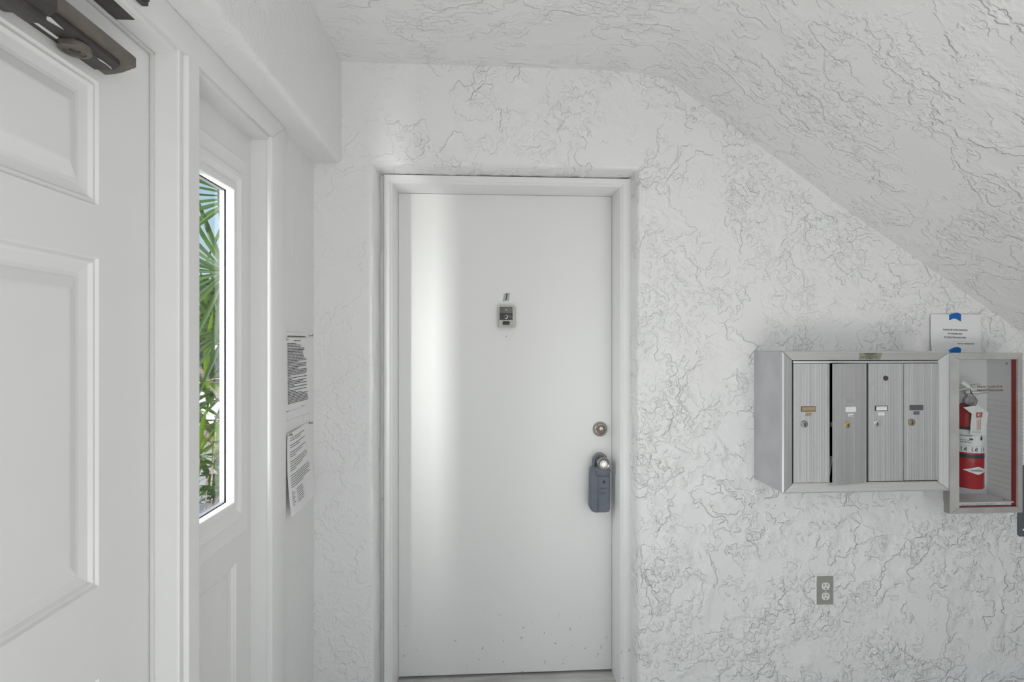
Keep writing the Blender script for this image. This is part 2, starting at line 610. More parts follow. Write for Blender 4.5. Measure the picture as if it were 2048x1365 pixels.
# ceiling with the underside of the stairs
prof = [(-0.80, 2.448), (-0.2, 2.447), (0.40, 2.446), (0.52, 2.442), (0.60, 2.436), (0.66, 2.427), (0.695, 2.418), (0.715, 2.408), (0.735, 2.395),
        (0.87, 2.302), (1.4365, 1.9124), (2.1635, 1.4342), (3.2, 0.74), (4.42, -0.06)]
c = MB()
ys = [-3.2 + i * (YW + 3.2) / 12 for i in range(13)]
vs = [(x, y, z) for y in ys for x, z in prof]
n = len(prof)
c.add(vs, [(j * n + i, (j + 1) * n + i, (j + 1) * n + i + 1, j * n + i + 1) for j in range(12) for i in range(n - 1)])
struct(c.build('ceiling', 'stucco_ceiling', smooth=60, recalc=False), 'white stucco ceiling sloping under the stairs')

# left wall: flat piece by the corner, piece behind the camera, solid head above the entrance
w = MB()
w.box((-0.75, 1.58, -0.13), (-0.635, YW + 0.4, 2.068))
w.box((-0.75, -3.2, -0.13), (-0.635, 0.06, 2.068))
struct(w.build('wall_left', 'stucco_soft', smooth=0), 'white plastered wall beside the entrance')
hp = [(-0.76, 2.6), (-0.76, 2.068), (-0.580, 2.067), (-0.556, 2.067), (-0.549, 2.0675), (-0.542, 2.070), (-0.537, 2.0745), (-0.5345, 2.081), (-0.534, 2.098), (-0.534, 2.16), (-0.534, 2.6)]
hb = MB()
NY = 90
rr = random.Random(11)
vs = []
for j in range(NY + 1):
    y = -3.2 + (YW + 3.2) * j / NY
    if j == NY:
        y = YW + 0.01
    for i, (x, z) in enumerate(hp):
        k = 0.0018 if 3 <= i <= 7 else 0
        vs.append((x + rr.uniform(-k, k), y, z + rr.uniform(-k, k)))
n = len(hp)
hb.add(vs, [(j * n + i, j * n + i + 1, (j + 1) * n + i + 1, (j + 1) * n + i) for j in range(NY) for i in range(n - 1)])
struct(hb.build('trim_1', 'stucco_soft', smooth=70), 'rough plastered head above the entrance')
# outside: facade going on past the corner, paving
w = MB().box((-0.76, YW + 0.4, -0.13), (-0.50, 9.0, 3.4))
w.box((-0.76, -3.2, 2.5), (-0.60, YW + 0.4, 3.4))
struct(w.build('wall_exterior', 'outside', smooth=0), 'white rendered outside of the building')
g = MB()
gx = [-14, -9, -6.6, -5.4, -4.2, -3.0, -1.8, -0.76]
gy = [-8, -4, -1.6, -0.4, 0.8, 2.0, 3.2, 4.4, 5.6, 8, 14, 26]
for i in range(len(gx) - 1):
    for j in range(len(gy) - 1):
        g.box((gx[i] + 0.006, gy[j] + 0.006, -0.16), (gx[i + 1] - 0.006, gy[j + 1] - 0.006, -0.06))
g.box((-14, -8, -0.20), (-0.76, 26, -0.075))
g.box((-0.76, -14, -0.20), (8, -3.2, -0.06))
struct(g.build('ground', 'paving', smooth=0), 'pale paving outside')

# ------------------------------------------------------------------ entrance: casing shared by door and sidelight
cs = MB()
mc = left(XC)
ZH = 1.992
cas = thing('trim_2', (XC, 1.1, 0), kind='structure')
# outer casing member by the corner
MB().prism([(1.4965, -0.03), (1.596, -0.03), (1.596, 2.067), (1.4965, ZH + 0.008)], mc, -0.016, 0.0, 0.002).build('casing_board', 'trim', cas)
MB().prism([(0.035, ZH + 0.008), (1.4965, ZH + 0.008), (1.596, 2.067), (-0.06, 2.067)], mc, -0.016, 0.0, 0.002).build('casing_board', 'trim', cas)
MB().prism([(-0.06, -0.03), (0.035, -0.03), (0.035, ZH + 0.008), (-0.06, 2.067)], mc, -0.016, 0.0, 0.002).build('casing_board', 'trim', cas)
# mullion between door and sidelight: beaded edge + flat face
mp_ = MB()
mpoly = [(1.0600, -0.095), (1.0600, -0.010), (1.0625, -0.0065), (1.073, -0.0065), (1.0755, -0.010), (1.0780, -0.0105), (1.0815, -0.002), (1.0835, 0.0), (1.1220, 0.0), (1.124, -0.002),
         (1.124, -0.016), (1.090, -0.016), (1.090, -0.095)]
mp_.prism(mpoly, lambda a, h, z: (XC + h, a, z), -0.03, ZH + 0.008)
mp_.build('mullion', 'trim', cas, smooth=25)
# jambs of the sidelight recess and head jamb over both
j = MB()
j.box((-0.75, 1.4985, -0.03), (XC - 0.012, 1.5800, ZH + 0.01), 0.0015)
j.build('jamb', 'trim', cas)
j = MB().box((-0.75, 0.02, -0.03), (XC - 0.012, 0.0365, ZH + 0.01), 0.0015)
j.build('jamb', 'trim', cas)
j = MB().box((-0.75, 0.02, ZH), (XC - 0.010, 1.5800, 2.0675), 0.0015)
j.build('head_jamb', 'trim', cas)
j = MB()
j.box((XP + 0.001, 1.0550, 0.0), (XP + 0.009, 1.0605, ZH), 0.002)
j.box((XP + 0.001, 0.14, ZH - 0.006), (XP + 0.009, 1.0605, ZH), 0.002)
j.build('weatherstrip', 'strip', cas)

# ------------------------------------------------------------------ sidelight window
win = thing('window_1', (XP, 1.30, 0), 'narrow sidelight window beside the entrance door', kind='structure')
PY0, PY1 = 1.088, 1.499
G0, G1, GZ0, GZ1 = 1.145, 1.417, 0.925, 1.854
pl_ = MB()
mpp = left(XP)
ring_in = [(0.053, 0), (0.053, -0.02)]
# panel face with a hole for the glazing and a sunk lower panel
LP = (1.145, 1.414, 0.12, 0.793)
pl_.add([mpp(a, b, 0) for a, b in ((PY0, -0.02), (PY1, -0.02), (PY1, LP[2]), (PY0, LP[2]))], [(0, 1, 2, 3)])
pl_.add([mpp(a, b, 0) for a, b in ((PY0, LP[2]), (LP[0], LP[2]), (LP[0], LP[3]), (PY0, LP[3]))], [(0, 1, 2, 3)])
pl_.add([mpp(a, b, 0) for a, b in ((LP[1], LP[2]), (PY1, LP[2]), (PY1, LP[3]), (LP[1], LP[3]))], [(0, 1, 2, 3)])
pl_.add([mpp(a, b, 0) for a, b in ((PY0, LP[3]), (PY1, LP[3]), (PY1, GZ0 + .04), (PY0, GZ0 + .04))], [(0, 1, 2, 3)])
pl_.add([mpp(a, b, 0) for a, b in ((PY0, GZ0 + .04), (G0 + .04, GZ0 + .04), (G0 + .04, GZ1 - .04), (PY0, GZ1 - .04))], [(0, 1, 2, 3)])
pl_.add([mpp(a, b, 0) for a, b in ((G1 - .04, GZ0 + .04), (PY1, GZ0 + .04), (PY1, GZ1 - .04), (G1 - .04, GZ1 - .04))], [(0, 1, 2, 3)])
pl_.add([mpp(a, b, 0) for a, b in ((PY0, GZ1 - .04), (PY1, GZ1 - .04), (PY1, ZH + .01), (PY0, ZH + .01))], [(0, 1, 2, 3)])
PANEL = [(0, 0), (0.003, -0.005), (0.009, -0.0035), (0.014, -0.009), (0.030, -0.012), (0.037, -0.0115), (0.041, -0.009), (0.059, -0.002), (0.063, -0.0015)]
o = pl_.build('sidelight_panel', 'trim', win, smooth=0)
q = MB().loops(LP, [(d * 0.75, h) for d, h in PANEL], mpp, cap=True)
q.build('raised_panel', 'trim', win, smooth=0)
q = MB().loops((G0 - 0.057, G1 + 0.057, GZ0 - 0.060, GZ1 + 0.060),
               [(0.0, 0.0), (0.003, 0.003), (0.040, 0.0042), (0.047, 0.0045), (0.049, 0.010), (0.053, 0.0150), (0.060, 0.0170), (0.068, 0.0168), (0.074, 0.0130), (0.080, 0.0090), (0.086, 0.0090),
                (0.089, 0.0145), (0.096, 0.0170), (0.108, 0.0180), (0.110, 0.0165), (0.110, -0.0020)], mpp)
q.build('glazing_frame', 'vinyl', win, smooth=25)
gr = (G0 + 0.053, G1 - 0.053, GZ0 + 0.05, GZ1 - 0.05)
q = MB().loops(gr, [(-0.012, -0.002), (-0.0005, -0.002), (-0.0005, -0.0065), (-0.012, -0.0065)], mpp)
q.build('gasket', 'gasket', win, smooth=0)
q = MB().loops(gr, [(-0.012, -0.0065), (0.001, -0.0065), (0.001, -0.0185), (-0.04, -0.0185)], mpp)
q.build('glazing_spacer', 'spacer', win, smooth=0)
q = MB().box((XP - 0.0078, gr[0] - 0.008, gr[2] - 0.008), (XP - 0.0070, gr[1] + 0.008, gr[3] + 0.008))
q.build('pane', 'glass', win, smooth=0)

# ------------------------------------------------------------------ entrance door (six panels) with its closer
d2 = thing('door_2', (XP, 0.6, 0), 'white six panel entrance door', kind='structure')
DY0, DY1, DZ0, DZ1 = 0.0375, 1.0575, -0.02, ZH - 0.003
cols = [(0.160, 0.4655), (0.6185, 0.924)]
rows = [(0.22, 0.804), (0.968, 1.549), (1.641, 1.860)]
sl = MB()
ya = [DY0, cols[0][0], cols[0][1], cols[1][0], cols[1][1], DY1]
za = [DZ0, rows[0][0], rows[0][1], rows[1][0], rows[1][1], rows[2][0], rows[2][1], DZ1]
for i in range(5):
    for k in range(7):
        if i % 2 == 1 and k % 2 == 1:
            continue
        sl.add([mpp(a, b, 0) for a, b in ((ya[i], za[k]), (ya[i + 1], za[k]), (ya[i + 1], za[k + 1]), (ya[i], za[k + 1]))], [(0, 1, 2, 3)])
sl.add([mpp(a, b, h) for h in (0, -0.044) for a, b in ((DY0, DZ0), (DY1, DZ0), (DY1, DZ1), (DY0, DZ1))],
       [(0, 1, 5, 4), (1, 2, 6, 5), (2, 3, 7, 6), (3, 0, 4, 7), (4, 5, 6, 7)])
sl.build('door_slab', 'trim', d2, smooth=0)
for a0, a1 in cols:
    for b0, b1 in rows:
        MB().loops((a0, a1, b0, b1), PANEL, mpp, cap=True).build('raised_panel', 'trim', d2, smooth=0)
# closer
dc = MB()
sec = [(-0.683, 1.882), (-0.668, 1.885), (-0.655, 1.888), (-0.640, 1.894), (-0.633, 1.8955), (-0.630, 1.898), (-0.630, 1.914), (-0.634, 1.918), (-0.683, 1.926)]
dc.prism(sec, lambda a, b, h: (a, h, b), 0.640, 0.941, 0.002)
closer = dc.build('door_closer', 'bronze', d2)
closer['label'] = 'dark bronze hydraulic door closer body'
dp = MB()
dp.prism([(-0.6835, 1.878), (-0.650, 1.878), (-0.640, 1.886), (-0.640, 1.8925), (-0.6835, 1.8925)], lambda a, b, h: (a, h, b), 0.60, 0.915, 0.0015)
dp.build('under_plate', 'bronze_dark', closer)  # darker than the body: underside shade put into the colour
dp = MB().prism([(-0.683, 1.875), (-0.672, 1.862), (-0.612, 1.857), (-0.600, 1.868), (-0.600, 1.930), (-0.683, 1.932)], lambda a, b, h: (a, h, b), 0.52, 0.739, 0.004)
dp.box((-0.640, 0.60, 1.846), (-0.612, 0.735, 1.860), 0.003)
dp.build('closer_housing', 'bronze_dark', closer)
dp = MB().lathe([(0.0, -0.002), (0.0205, 0.0), (0.0215, 0.002), (0.0215, 0.010), (0.019, 0.012), (0.0150, 0.0125), (0.0140, 0.0100), (0.0075, 0.0095), (0.0070, 0.0070), (0.0, 0.0070)],
                (-0.6595, 0.842, 1.879), (0, 0, -1), n=28)
dp.build('pivot_cap', 'bronze', closer)
dp = MB()
dp.add([(-0.667, 0.768, 1.8774), (-0.6735, 0.768, 1.8774), (-0.6735, 0.825, 1.8774), (-0.667, 0.821, 1.8774)], [(0, 1, 2, 3)])
rr = random.Random(4)
pts = [(-0.6495, 0.875, 1.8776), (-0.6475, 0.886, 1.8776), (-0.6485, 0.905, 1.8776), (-0.6520, 0.912, 1.8776), (-0.6500, 0.895, 1.8776), (-0.6520, 0.884, 1.8776)]
dp.add(pts, [tuple(range(6))])
dp.add([(-0.643, 0.760, 1.8775), (-0.637, 0.770, 1.8775), (-0.642, 0.800, 1.8775), (-0.648, 0.778, 1.8775)], [(0, 1, 2, 3)])
dp.build('paint_smear', 'chip', closer, smooth=0)
arm = MB()
arm.lathe([(0.012, 0), (0.012, 0.05)], (-0.655, 0.60, 1.915), (0, 0, 1), n=16)
arm.tube([(-0.655, 0.60, 1.965), (-0.53, 0.70, 1.975), (-0.52, 0.72, 1.985)], 0.010)
arm.tube([(-0.52, 0.72, 1.985), (-0.58, 0.85, 2.015), (-0.63, 0.90, 2.022)], 0.009)
arm.build('closer_arm', 'bronze_dark', closer)
sh = MB()
sh.box((-0.678, 0.800, 2.001 - 0.010), (-0.640, 0.955, 2.016), 0.003)
sh.build('arm_bracket', 'bronze_dark', cas)
sh = MB().box((-0.619, 0.800, 2.006), (-0.606, 0.938, 2.055), 0.003)
sh.lathe([(0.006, 0), (0.0075, 0.004), (0.004, 0.008)], (-0.607, 0.925, 2.014), (1, 0, -0.4), n=12)
sh.build('arm_bracket', 'bronze_dark', cas)

# ------------------------------------------------------------------ back door
d1 = thing('door_1', (0.085, YD, 0), 'plain white flush unit door', kind='structure')
mf = back(YF)
# steel frame: face, stop profile and rebate, running down past the sill
fr_ = MB()
FR = (-0.394, 0.5745, -0.4, 2.056)
fr_.loops(FR, [(0.0, -0.03), (0.0, -0.002), (0.002, 0.0), (0.021, 0.0), (0.0225, -0.002), (0.0245, -0.007), (0.028, -0.009), (0.0300, -0.012), (0.0315, -0.016), (0.0335, -0.128), (0.0335, -0.17)], mf)
fr_.box((0.5725, YF + 0.0004, -0.03), (0.5895, YF + 0.03, 2.0562))
fr_.build('door_frame', 'frame', d1, smooth=40)
sl = MB().box((-0.3598, YD, 0.004), (0.5402, YD + 0.044, 2.0216), 0.0015)
sl.build('door_slab', 'door', d1)
th = MB()
tp = [(2.16, -0.06), (1.985, -0.06), (1.985, -0.040), (1.990, -0.030), (2.000, -0.022), (2.030, -0.016), (2.050, -0.006), (2.080, -0.003), (2.16, -0.003)]
th.prism(tp, lambda a, b, h: (h, a, b), -0.362, 0.553)
sill = th.build('threshold', 'sill', d1, smooth=30)
th = MB()
for k in range(16):
    x = -0.35 + rnd.random() ** 2 * 0.35
    y = rnd.uniform(1.995, 2.045)
    s_ = rnd.uniform(0.004, 0.016)
    zz = -0.022 + (y - 2.0) / 0.03 * 0.006 if y < 2.03 else -0.016 + (y - 2.03) / 0.02 * 0.010
    th.add([(x + s_ * math.cos(a) * rnd.uniform(0.6, 1.3), y + 0.5 * s_ * math.sin(a), zz + 0.0012) for a in [i * math.pi / 3 for i in range(6)]], [tuple(range(6))])
th.build('rust_patch', 'rust', sill, smooth=0)
# deadbolt
db = MB().lathe([(0.031, 0.0), (0.031, 0.004), (0.0295, 0.008), (0.0265, 0.013), (0.0235, 0.0155), (0.0195, 0.016), (0.0185, 0.013), (0.0, 0.013)], (0.489, YD, 1.030), (0, -1, 0), n=40)
bolt = db.build('deadbolt', 'nickel', d1)
bolt['label'] = 'round satin nickel deadbolt'
MB().lathe([(0.0182, 0.0), (0.0182, 0.0150), (0.0165, 0.017), (0.0, 0.017)], (0.489, YD, 1.030), (0, -1, 0), n=32).build('lock_ring', 'bronze_cyl', bolt)
MB().lathe([(0.0075, 0.010), (0.0075, 0.0185), (0.0065, 0.0195), (0.0, 0.0195)], (0.490, YD, 1.035), (0, -1, 0), n=24).build('lock_cylinder', 'chrome', bolt)
MB().box((0.4893, YD - 0.0203, 1.0305), (0.4908, YD - 0.0190, 1.0395)).build('keyhole', 'black', bolt, smooth=0)
# knob
KC = (0.487, YD, 0.899)
kn = MB().lathe([(0.0325, 0.0), (0.0325, 0.003), (0.030, 0.008), (0.024, 0.012), (0.0165, 0.015), (0.0125, 0.020), (0.0115, 0.046), (0.016, 0.052), (0.0225, 0.057), (0.0262, 0.064),
                 (0.0265, 0.070), (0.0250, 0.0755), (0.0235, 0.0765), (0.0225, 0.0750), (0.0150, 0.0720), (0.0145, 0.0735), (0.0, 0.0735)], KC, (0, -1, 0), n=48)
knob = kn.build('knob', 'nickel', d1)
knob['label'] = 'round chrome door knob with keyhole'
MB().lathe([(0.0080, 0.0700), (0.0080, 0.0765), (0.0070, 0.0775), (0.0, 0.0775)], KC, (0, -1, 0), n=24).build('lock_cylinder', 'chrome', knob)
MB().box((KC[0] - 0.0008, KC[1] - 0.0782, KC[2] - 0.0045), (KC[0] + 0.0008, KC[1] - 0.0770, KC[2] + 0.0045)).build('keyhole', 'black', knob, smooth=0)
# ------------------------------------------------------------------ things on the back door
vw = thing('doorbell_camera', (0.088, YD, 1.46), 'small grey doorbell camera with dark lens window on the plain white door', 'doorbell')
MB().box((0.0620, 2.086, 1.4640), (0.1300, YD, 1.5500), 0.006).build('back_housing', 'bell', vw)
MB().loops((0.0560, 0.1190, 1.4612, 1.5522), [(0, -0.008), (0.0, 0.0), (0.0015, 0.0025), (0.0042, 0.0025), (0.0050, 0.0)], back(2.082), cap=True, capback=True).build('front_case', 'bell', vw)
MB().box((0.0600, 2.0795, 1.5210), (0.1150, 2.083, 1.5485), 0.001).build('sensor_window', 'bell_mid', vw)
lw = MB().box((0.0600, 2.0795, 1.4930), (0.1150, 2.083, 1.5205), 0.001).build('lens_window', 'bell_dark', vw)
MB().lathe([(0.0075, 0), (0.0075, 0.0015), (0.0060, 0.0022), (0.0, 0.0022)], (0.0875, 2.0798, 1.5062), (0, -1, 0), n=24).build('lens_ring', 'chrome', lw)
MB().lathe([(0.0058, 0.0022), (0.0045, 0.0032), (0.0, 0.0040)], (0.0865, 2.0798, 1.5062), (0, -1, 0), n=20).build('lens', 'black', lw)
MB().lathe([(0.0026, 0), (0.0020, 0.0012), (0.0, 0.0016)], (0.0875, 2.0796, 1.5350), (0, -1, 0), n=14).build('sensor_dot', 'label', vw)
MB().box((0.0733, 2.0765, 1.4718), (0.1027, 2.0815, 1.4872), 0.0022).build('push_button', 'black', vw)
st = MB().prism([(0.0735, 1.5728), (0.1008, 1.5752), (0.1062, 1.6090), (0.0797, 1.6058)], back(YD), 0, 0.0006)
st = st.build('number_sticker', 'sticker', None, smooth=0)
tag(st, 'tilted silver sticker with a black number 1 above the doorbell camera', 'sticker')
nm = MB().sheet([(0.0850, 1.5765), (0.0895, 1.5769), (0.0958, 1.6062), (0.0920, 1.6060), (0.0872, 1.6022), (0.0886, 1.5992), (0.0900, 1.6002)], back(YD), 0.0009)
nm.build('numeral', 'ink', st, smooth=0)
ph = MB().box((0.0865, YD - 0.002, 1.4225), (0.0890, YD, 1.4265))
ph.box((0.0893, YD - 0.004, 1.4215), (0.0925, YD, 1.4275), 0.001)
tag(ph.build('door_hook', 'bell', None), 'tiny pale plastic hook below the doorbell camera', 'hook')

# lockbox hanging from the knob
lb = thing('lockbox', (0.476, 2.065, 0.70), 'slate blue rubber cased lockbox hanging from the door knob', 'lockbox')
mlb = back(2.040)
b_ = MB()
body = [(0.4352, 0.712), (0.441, 0.701), (0.456, 0.6945), (0.500, 0.6945), (0.512, 0.698), (0.517, 0.706), (0.5178, 0.856), (0.511, 0.872), (0.503, 0.882), (0.452, 0.882), (0.4405, 0.872), (0.4385, 0.850)]
b_.prism(body, mlb, -0.048, -0.004, 0.004)
b_.build('body', 'lockbox', lb, smooth=30)
b_ = MB()
b_.add([mlb(*p) for p in [(0.4385, 0.7080, -0.004), (0.4625, 0.6975, 0.004), (0.4635, 0.846, 0.004), (0.4415, 0.862, -0.004)]], [(0, 1, 2, 3)])
b_.add([mlb(*p) for p in [(0.4625, 0.6975, 0.004), (0.4625, 0.6975, -0.006), (0.4385, 0.7080, -0.006), (0.4385, 0.7080, -0.004)]], [(0, 1, 2, 3)])
b_.add([mlb(*p) for p in [(0.4635, 0.846, 0.004), (0.4625, 0.6975, 0.004), (0.4625, 0.6975, -0.006), (0.4635, 0.846, -0.006)]], [(0, 1, 2, 3)])
arc = [(0.4885 + 0.031 * math.cos(a), 0.872 + 0.027 * math.sin(a)) for a in [math.pi + k * math.pi / 10 for k in range(11)]]
b_.prism(arc + [(0.505, 0.884), (0.452, 0.884)], mlb, -0.006, 0.003, 0.003)
b_.build('front_cover', 'lockbox', lb, smooth=30)
b_ = MB().box((0.4645, 2.0405, 0.6985), (0.5125, 2.046, 0.845), 0.001)
inset = b_.build('inset_face', 'lockbox', lb, smooth=0)
t_ = MB()
letters(t_, 'Supra', 0.012, mlb, 0.4865, 0.7965, 0.0002, 0.030)
bars(t_, random.Random(3), mlb, 0.470, 0.502, 0.779, 0.0035, 0.0002, 0.004, 0.008, 0.002)
bars(t_, random.Random(5), mlb, 0.4725, 0.500, 0.7715, 0.0025, 0.0002, 0.006, 0.014, 0.002)
t_.build('lettering', 'lockbox_dark', inset, smooth=0)
MB().lathe([(0.0062, 0), (0.0062, 0.0012), (0.0048, 0.0012), (0.0048, -0.001), (0, -0.001)], (0.4905, 2.0405, 0.8230), (0, -1, 0), up=(1, 0, 0), n=20).build('key_hole', 'black', lb)
lp = [(0.458, 2.072, 0.872)]
for k in range(13):
    a = math.pi - k * math.pi / 12
    lp.append((0.4775 + 0.0215 * math.cos(a), 2.073, 0.9000 + 0.0215 * math.sin(a)))
lp.append((0.499, 2.072, 0.872))
MB().tube(lp, 0.0075, n=12).build('shackle', 'lockbox', lb)

# ------------------------------------------------------------------ wall outlet
ou = thing('wall_outlet', (1.332, YW, 0.37), 'grey plated double wall outlet below the mailboxes', 'outlet')
mo = back(YW)
o_ = MB().loops((1.2990, 1.3660, 0.3697, 0.4815), [(0, -0.004), (0, 0.003), (0.0025, 0.0055)], mo, cap=True, capback=True)
o_.build('cover_plate', 'plate_grey', ou, smooth=0)
o_ = MB().loops((1.2960, 1.3680, 0.3690, 0.4845), [(-0.002, -0.004), (-0.001, 0.0006), (0.002, 0.0022), (0.0032, 0.0022), (0.0032, -0.003)], mo, n=8, jit=0.0008)
o_.build('paint_edge', 'trim', ou, smooth=0)
for zc in (0.4437, 0.4041):
    poly = []
    for k in range(40):
        a = 2 * math.pi * k / 40
        poly.append((1.3328 + 0.0166 * math.cos(a), zc + max(-0.0142, min(0.0142, 0.0166 * math.sin(a)))))
    r_ = MB().prism(poly, mo, 0.004, 0.0072, 0.0008).build('receptacle', 'receptacle', ou)
    s_ = MB()
    s_.prism([(1.3236, zc + 0.0005), (1.3262, zc - 0.001), (1.3262, zc + 0.0095), (1.3245, zc + 0.0095)], mo, 0.0068, 0.0076)
    s_.prism([(1.3368, zc + 0.0010), (1.3392, zc + 0.0010), (1.3392, zc + 0.0095), (1.3368, zc + 0.0095)], mo, 0.0068, 0.0076)
    s_.prism([(1.3328 + 0.0024 * math.cos(a), zc - 0.0085 + 0.0026 * math.sin(a)) for a in [k * math.pi / 6 for k in range(12)]], mo, 0.0068, 0.0076)
    s_.build('socket_slot', 'black', r_, smooth=0)
MB().lathe([(0.0028, 0.0), (0.0024, 0.0070), (0.0, 0.0074)], (1.3328, YW, 0.4240), (0, -1, 0), n=14).build('screw', 'receptacle', ou)

# ------------------------------------------------------------------ mailbox unit
mb_ = thing('mailbox_unit', (1.356, YW, 0.866), 'silver aluminium wall mailbox unit with four tall narrow doors', 'mailbox')
mm = back(1.714)
X0, X1, Z0, Z1 = 1.0457, 1.6674, 0.8664, 1.3675
bd = MB()
bd.box((X0 + 0.002, 1.712, Z0 + 0.002), (X0 + 0.005, YW, Z1 - 0.002))
bd.box((X1 - 0.005, 1.712, Z0 + 0.002), (X1 - 0.002, YW, Z1 - 0.002))
bd.box((X0 + 0.002, 1.712, Z0 + 0.002), (X1 - 0.002, YW, Z0 + 0.005))
bd.box((X0 + 0.002, 1.712, Z1 - 0.005), (X1 - 0.002, YW, Z1 - 0.002))
bd.build('housing', 'alu_side', mb_, smooth=0)
bd = MB().box((X0 + 0.006, YW - 0.006, Z0 + 0.006), (X1 - 0.006, YW - 0.003, Z1 - 0.006))
for x in (1.2240, 1.3632, 1.4975):
    bd.box((x - 0.001, 1.722, Z0 + 0.03), (x + 0.001, YW - 0.006, Z1 - 0.03))
bd.build('compartment', 'dark', mb_, smooth=0)
# front frame: four mitred members
IN = (1.0855, 1.6290, 0.8960, 1.3360)
OUT = (X0, X1, Z0, Z1)


def member(a, b, c_, d_, mat, name='frame_member', h0=0.006, h1=-0.0010):
    # a,b outer corners ; c,d inner corners
    q = MB()
    t = 0.16
    la = (a[0] + (c_[0] - a[0]) * t, a[1] + (c_[1] - a[1]) * t)
    lb2 = (b[0] + (d_[0] - b[0]) * t, b[1] + (d_[1] - b[1]) * t)
    pts = [(a, 0.0050), (b, 0.0050), (lb2, 0.0066), (la, 0.0066), (d_, h1), (c_, h1)]
    q.add([mm(p[0], p[1], h) for p, h in pts] + [mm(p[0], p[1], -0.012) for p in (a, b, d_, c_)],
          [(0, 1, 2, 3), (3, 2, 4, 5), (0, 6, 7, 1), (1, 7, 8, 4, 2), (4, 8, 9, 5), (5, 9, 6, 0, 3), (9, 8, 7, 6)])
    return q.build(name, mat, mb_, smooth=0)


k = 0.0010
oc = [(X0, Z0), (X1, Z0), (X1, Z1), (X0, Z1)]
ic = [(IN[0], IN[2]), (IN[1], IN[2]), (IN[1], IN[3]), (IN[0], IN[3])]
member((oc[3][0] + k, oc[3][1]), (oc[2][0] - k, oc[2][1]), (ic[3][0] + k, ic[3][1]), (ic[2][0] - k, ic[2][1]), 'alu_h')
member((oc[0][0] + k, oc[0][1]), (oc[1][0] - k, oc[1][1]), (ic[0][0] + k, ic[0][1]), (ic[1][0] - k, ic[1][1]), 'alu_h')
member((oc[0][0], oc[0][1] + k), (oc[3][0], oc[3][1] - k), (ic[0][0], ic[0][1] + k), (ic[3][0], ic[3][1] - k), 'alu')
member((oc[1][0], oc[1][1] + k), (oc[2][0], oc[2][1] - k), (ic[1][0], ic[1][1] + k), (ic[2][0], ic[2][1] - k), 'alu')
MB().box((1.0890, 1.7125, 1.3255), (1.6265, 1.720, 1.3335), 0.0012).build('top_rail', 'alu_h', mb_)
MB().box((1.0880, 1.7145, 0.8965), (1.6270, 1.722, 0.9000)).build('bottom_rail', 'alu_h', mb_, smooth=0)
# foil plate with print on the top member
fp = MB()
frame_h = lambda z: -0.0010 + 0.0076 * min(1.0, (z - IN[3]) / (0.84 * (Z1 - IN[3])))
mpl = lambda a, b, h: mm(a, b, frame_h(b) + h)
fp.prism([(1.3275, 1.3622), (1.4130, 1.3622), (1.4110, 1.3375), (1.3320, 1.3375)], mpl, 0.0, 0.0005)
plate = fp.build('maker_plate', 'plate', mb_, smooth=0)
t_ = MB()
rr = random.Random(21)
bars(t_, rr, mpl, 1.3465, 1.3920, 1.3592, 0.0026, 0.0008, 0.006, 0.014, 0.0015)
bars(t_, rr, mpl, 1.3520, 1.3865, 1.3545, 0.0018, 0.0008, 0.005, 0.010, 0.0015)
bars(t_, rr, mpl, 1.3575, 1.3805, 1.3512, 0.0016, 0.0008, 0.004, 0.008, 0.0015)
bars(t_, rr, mpl, 1.3375, 1.4005, 1.3470, 0.0020, 0.0008, 0.008, 0.016, 0.0015)
letters(t_, 'U.S. MAIL', 0.0062, mpl, 1.3690, 1.3418, 0.0008, 0.0260)
t_.build('lettering', 'ink', plate, smooth=0)

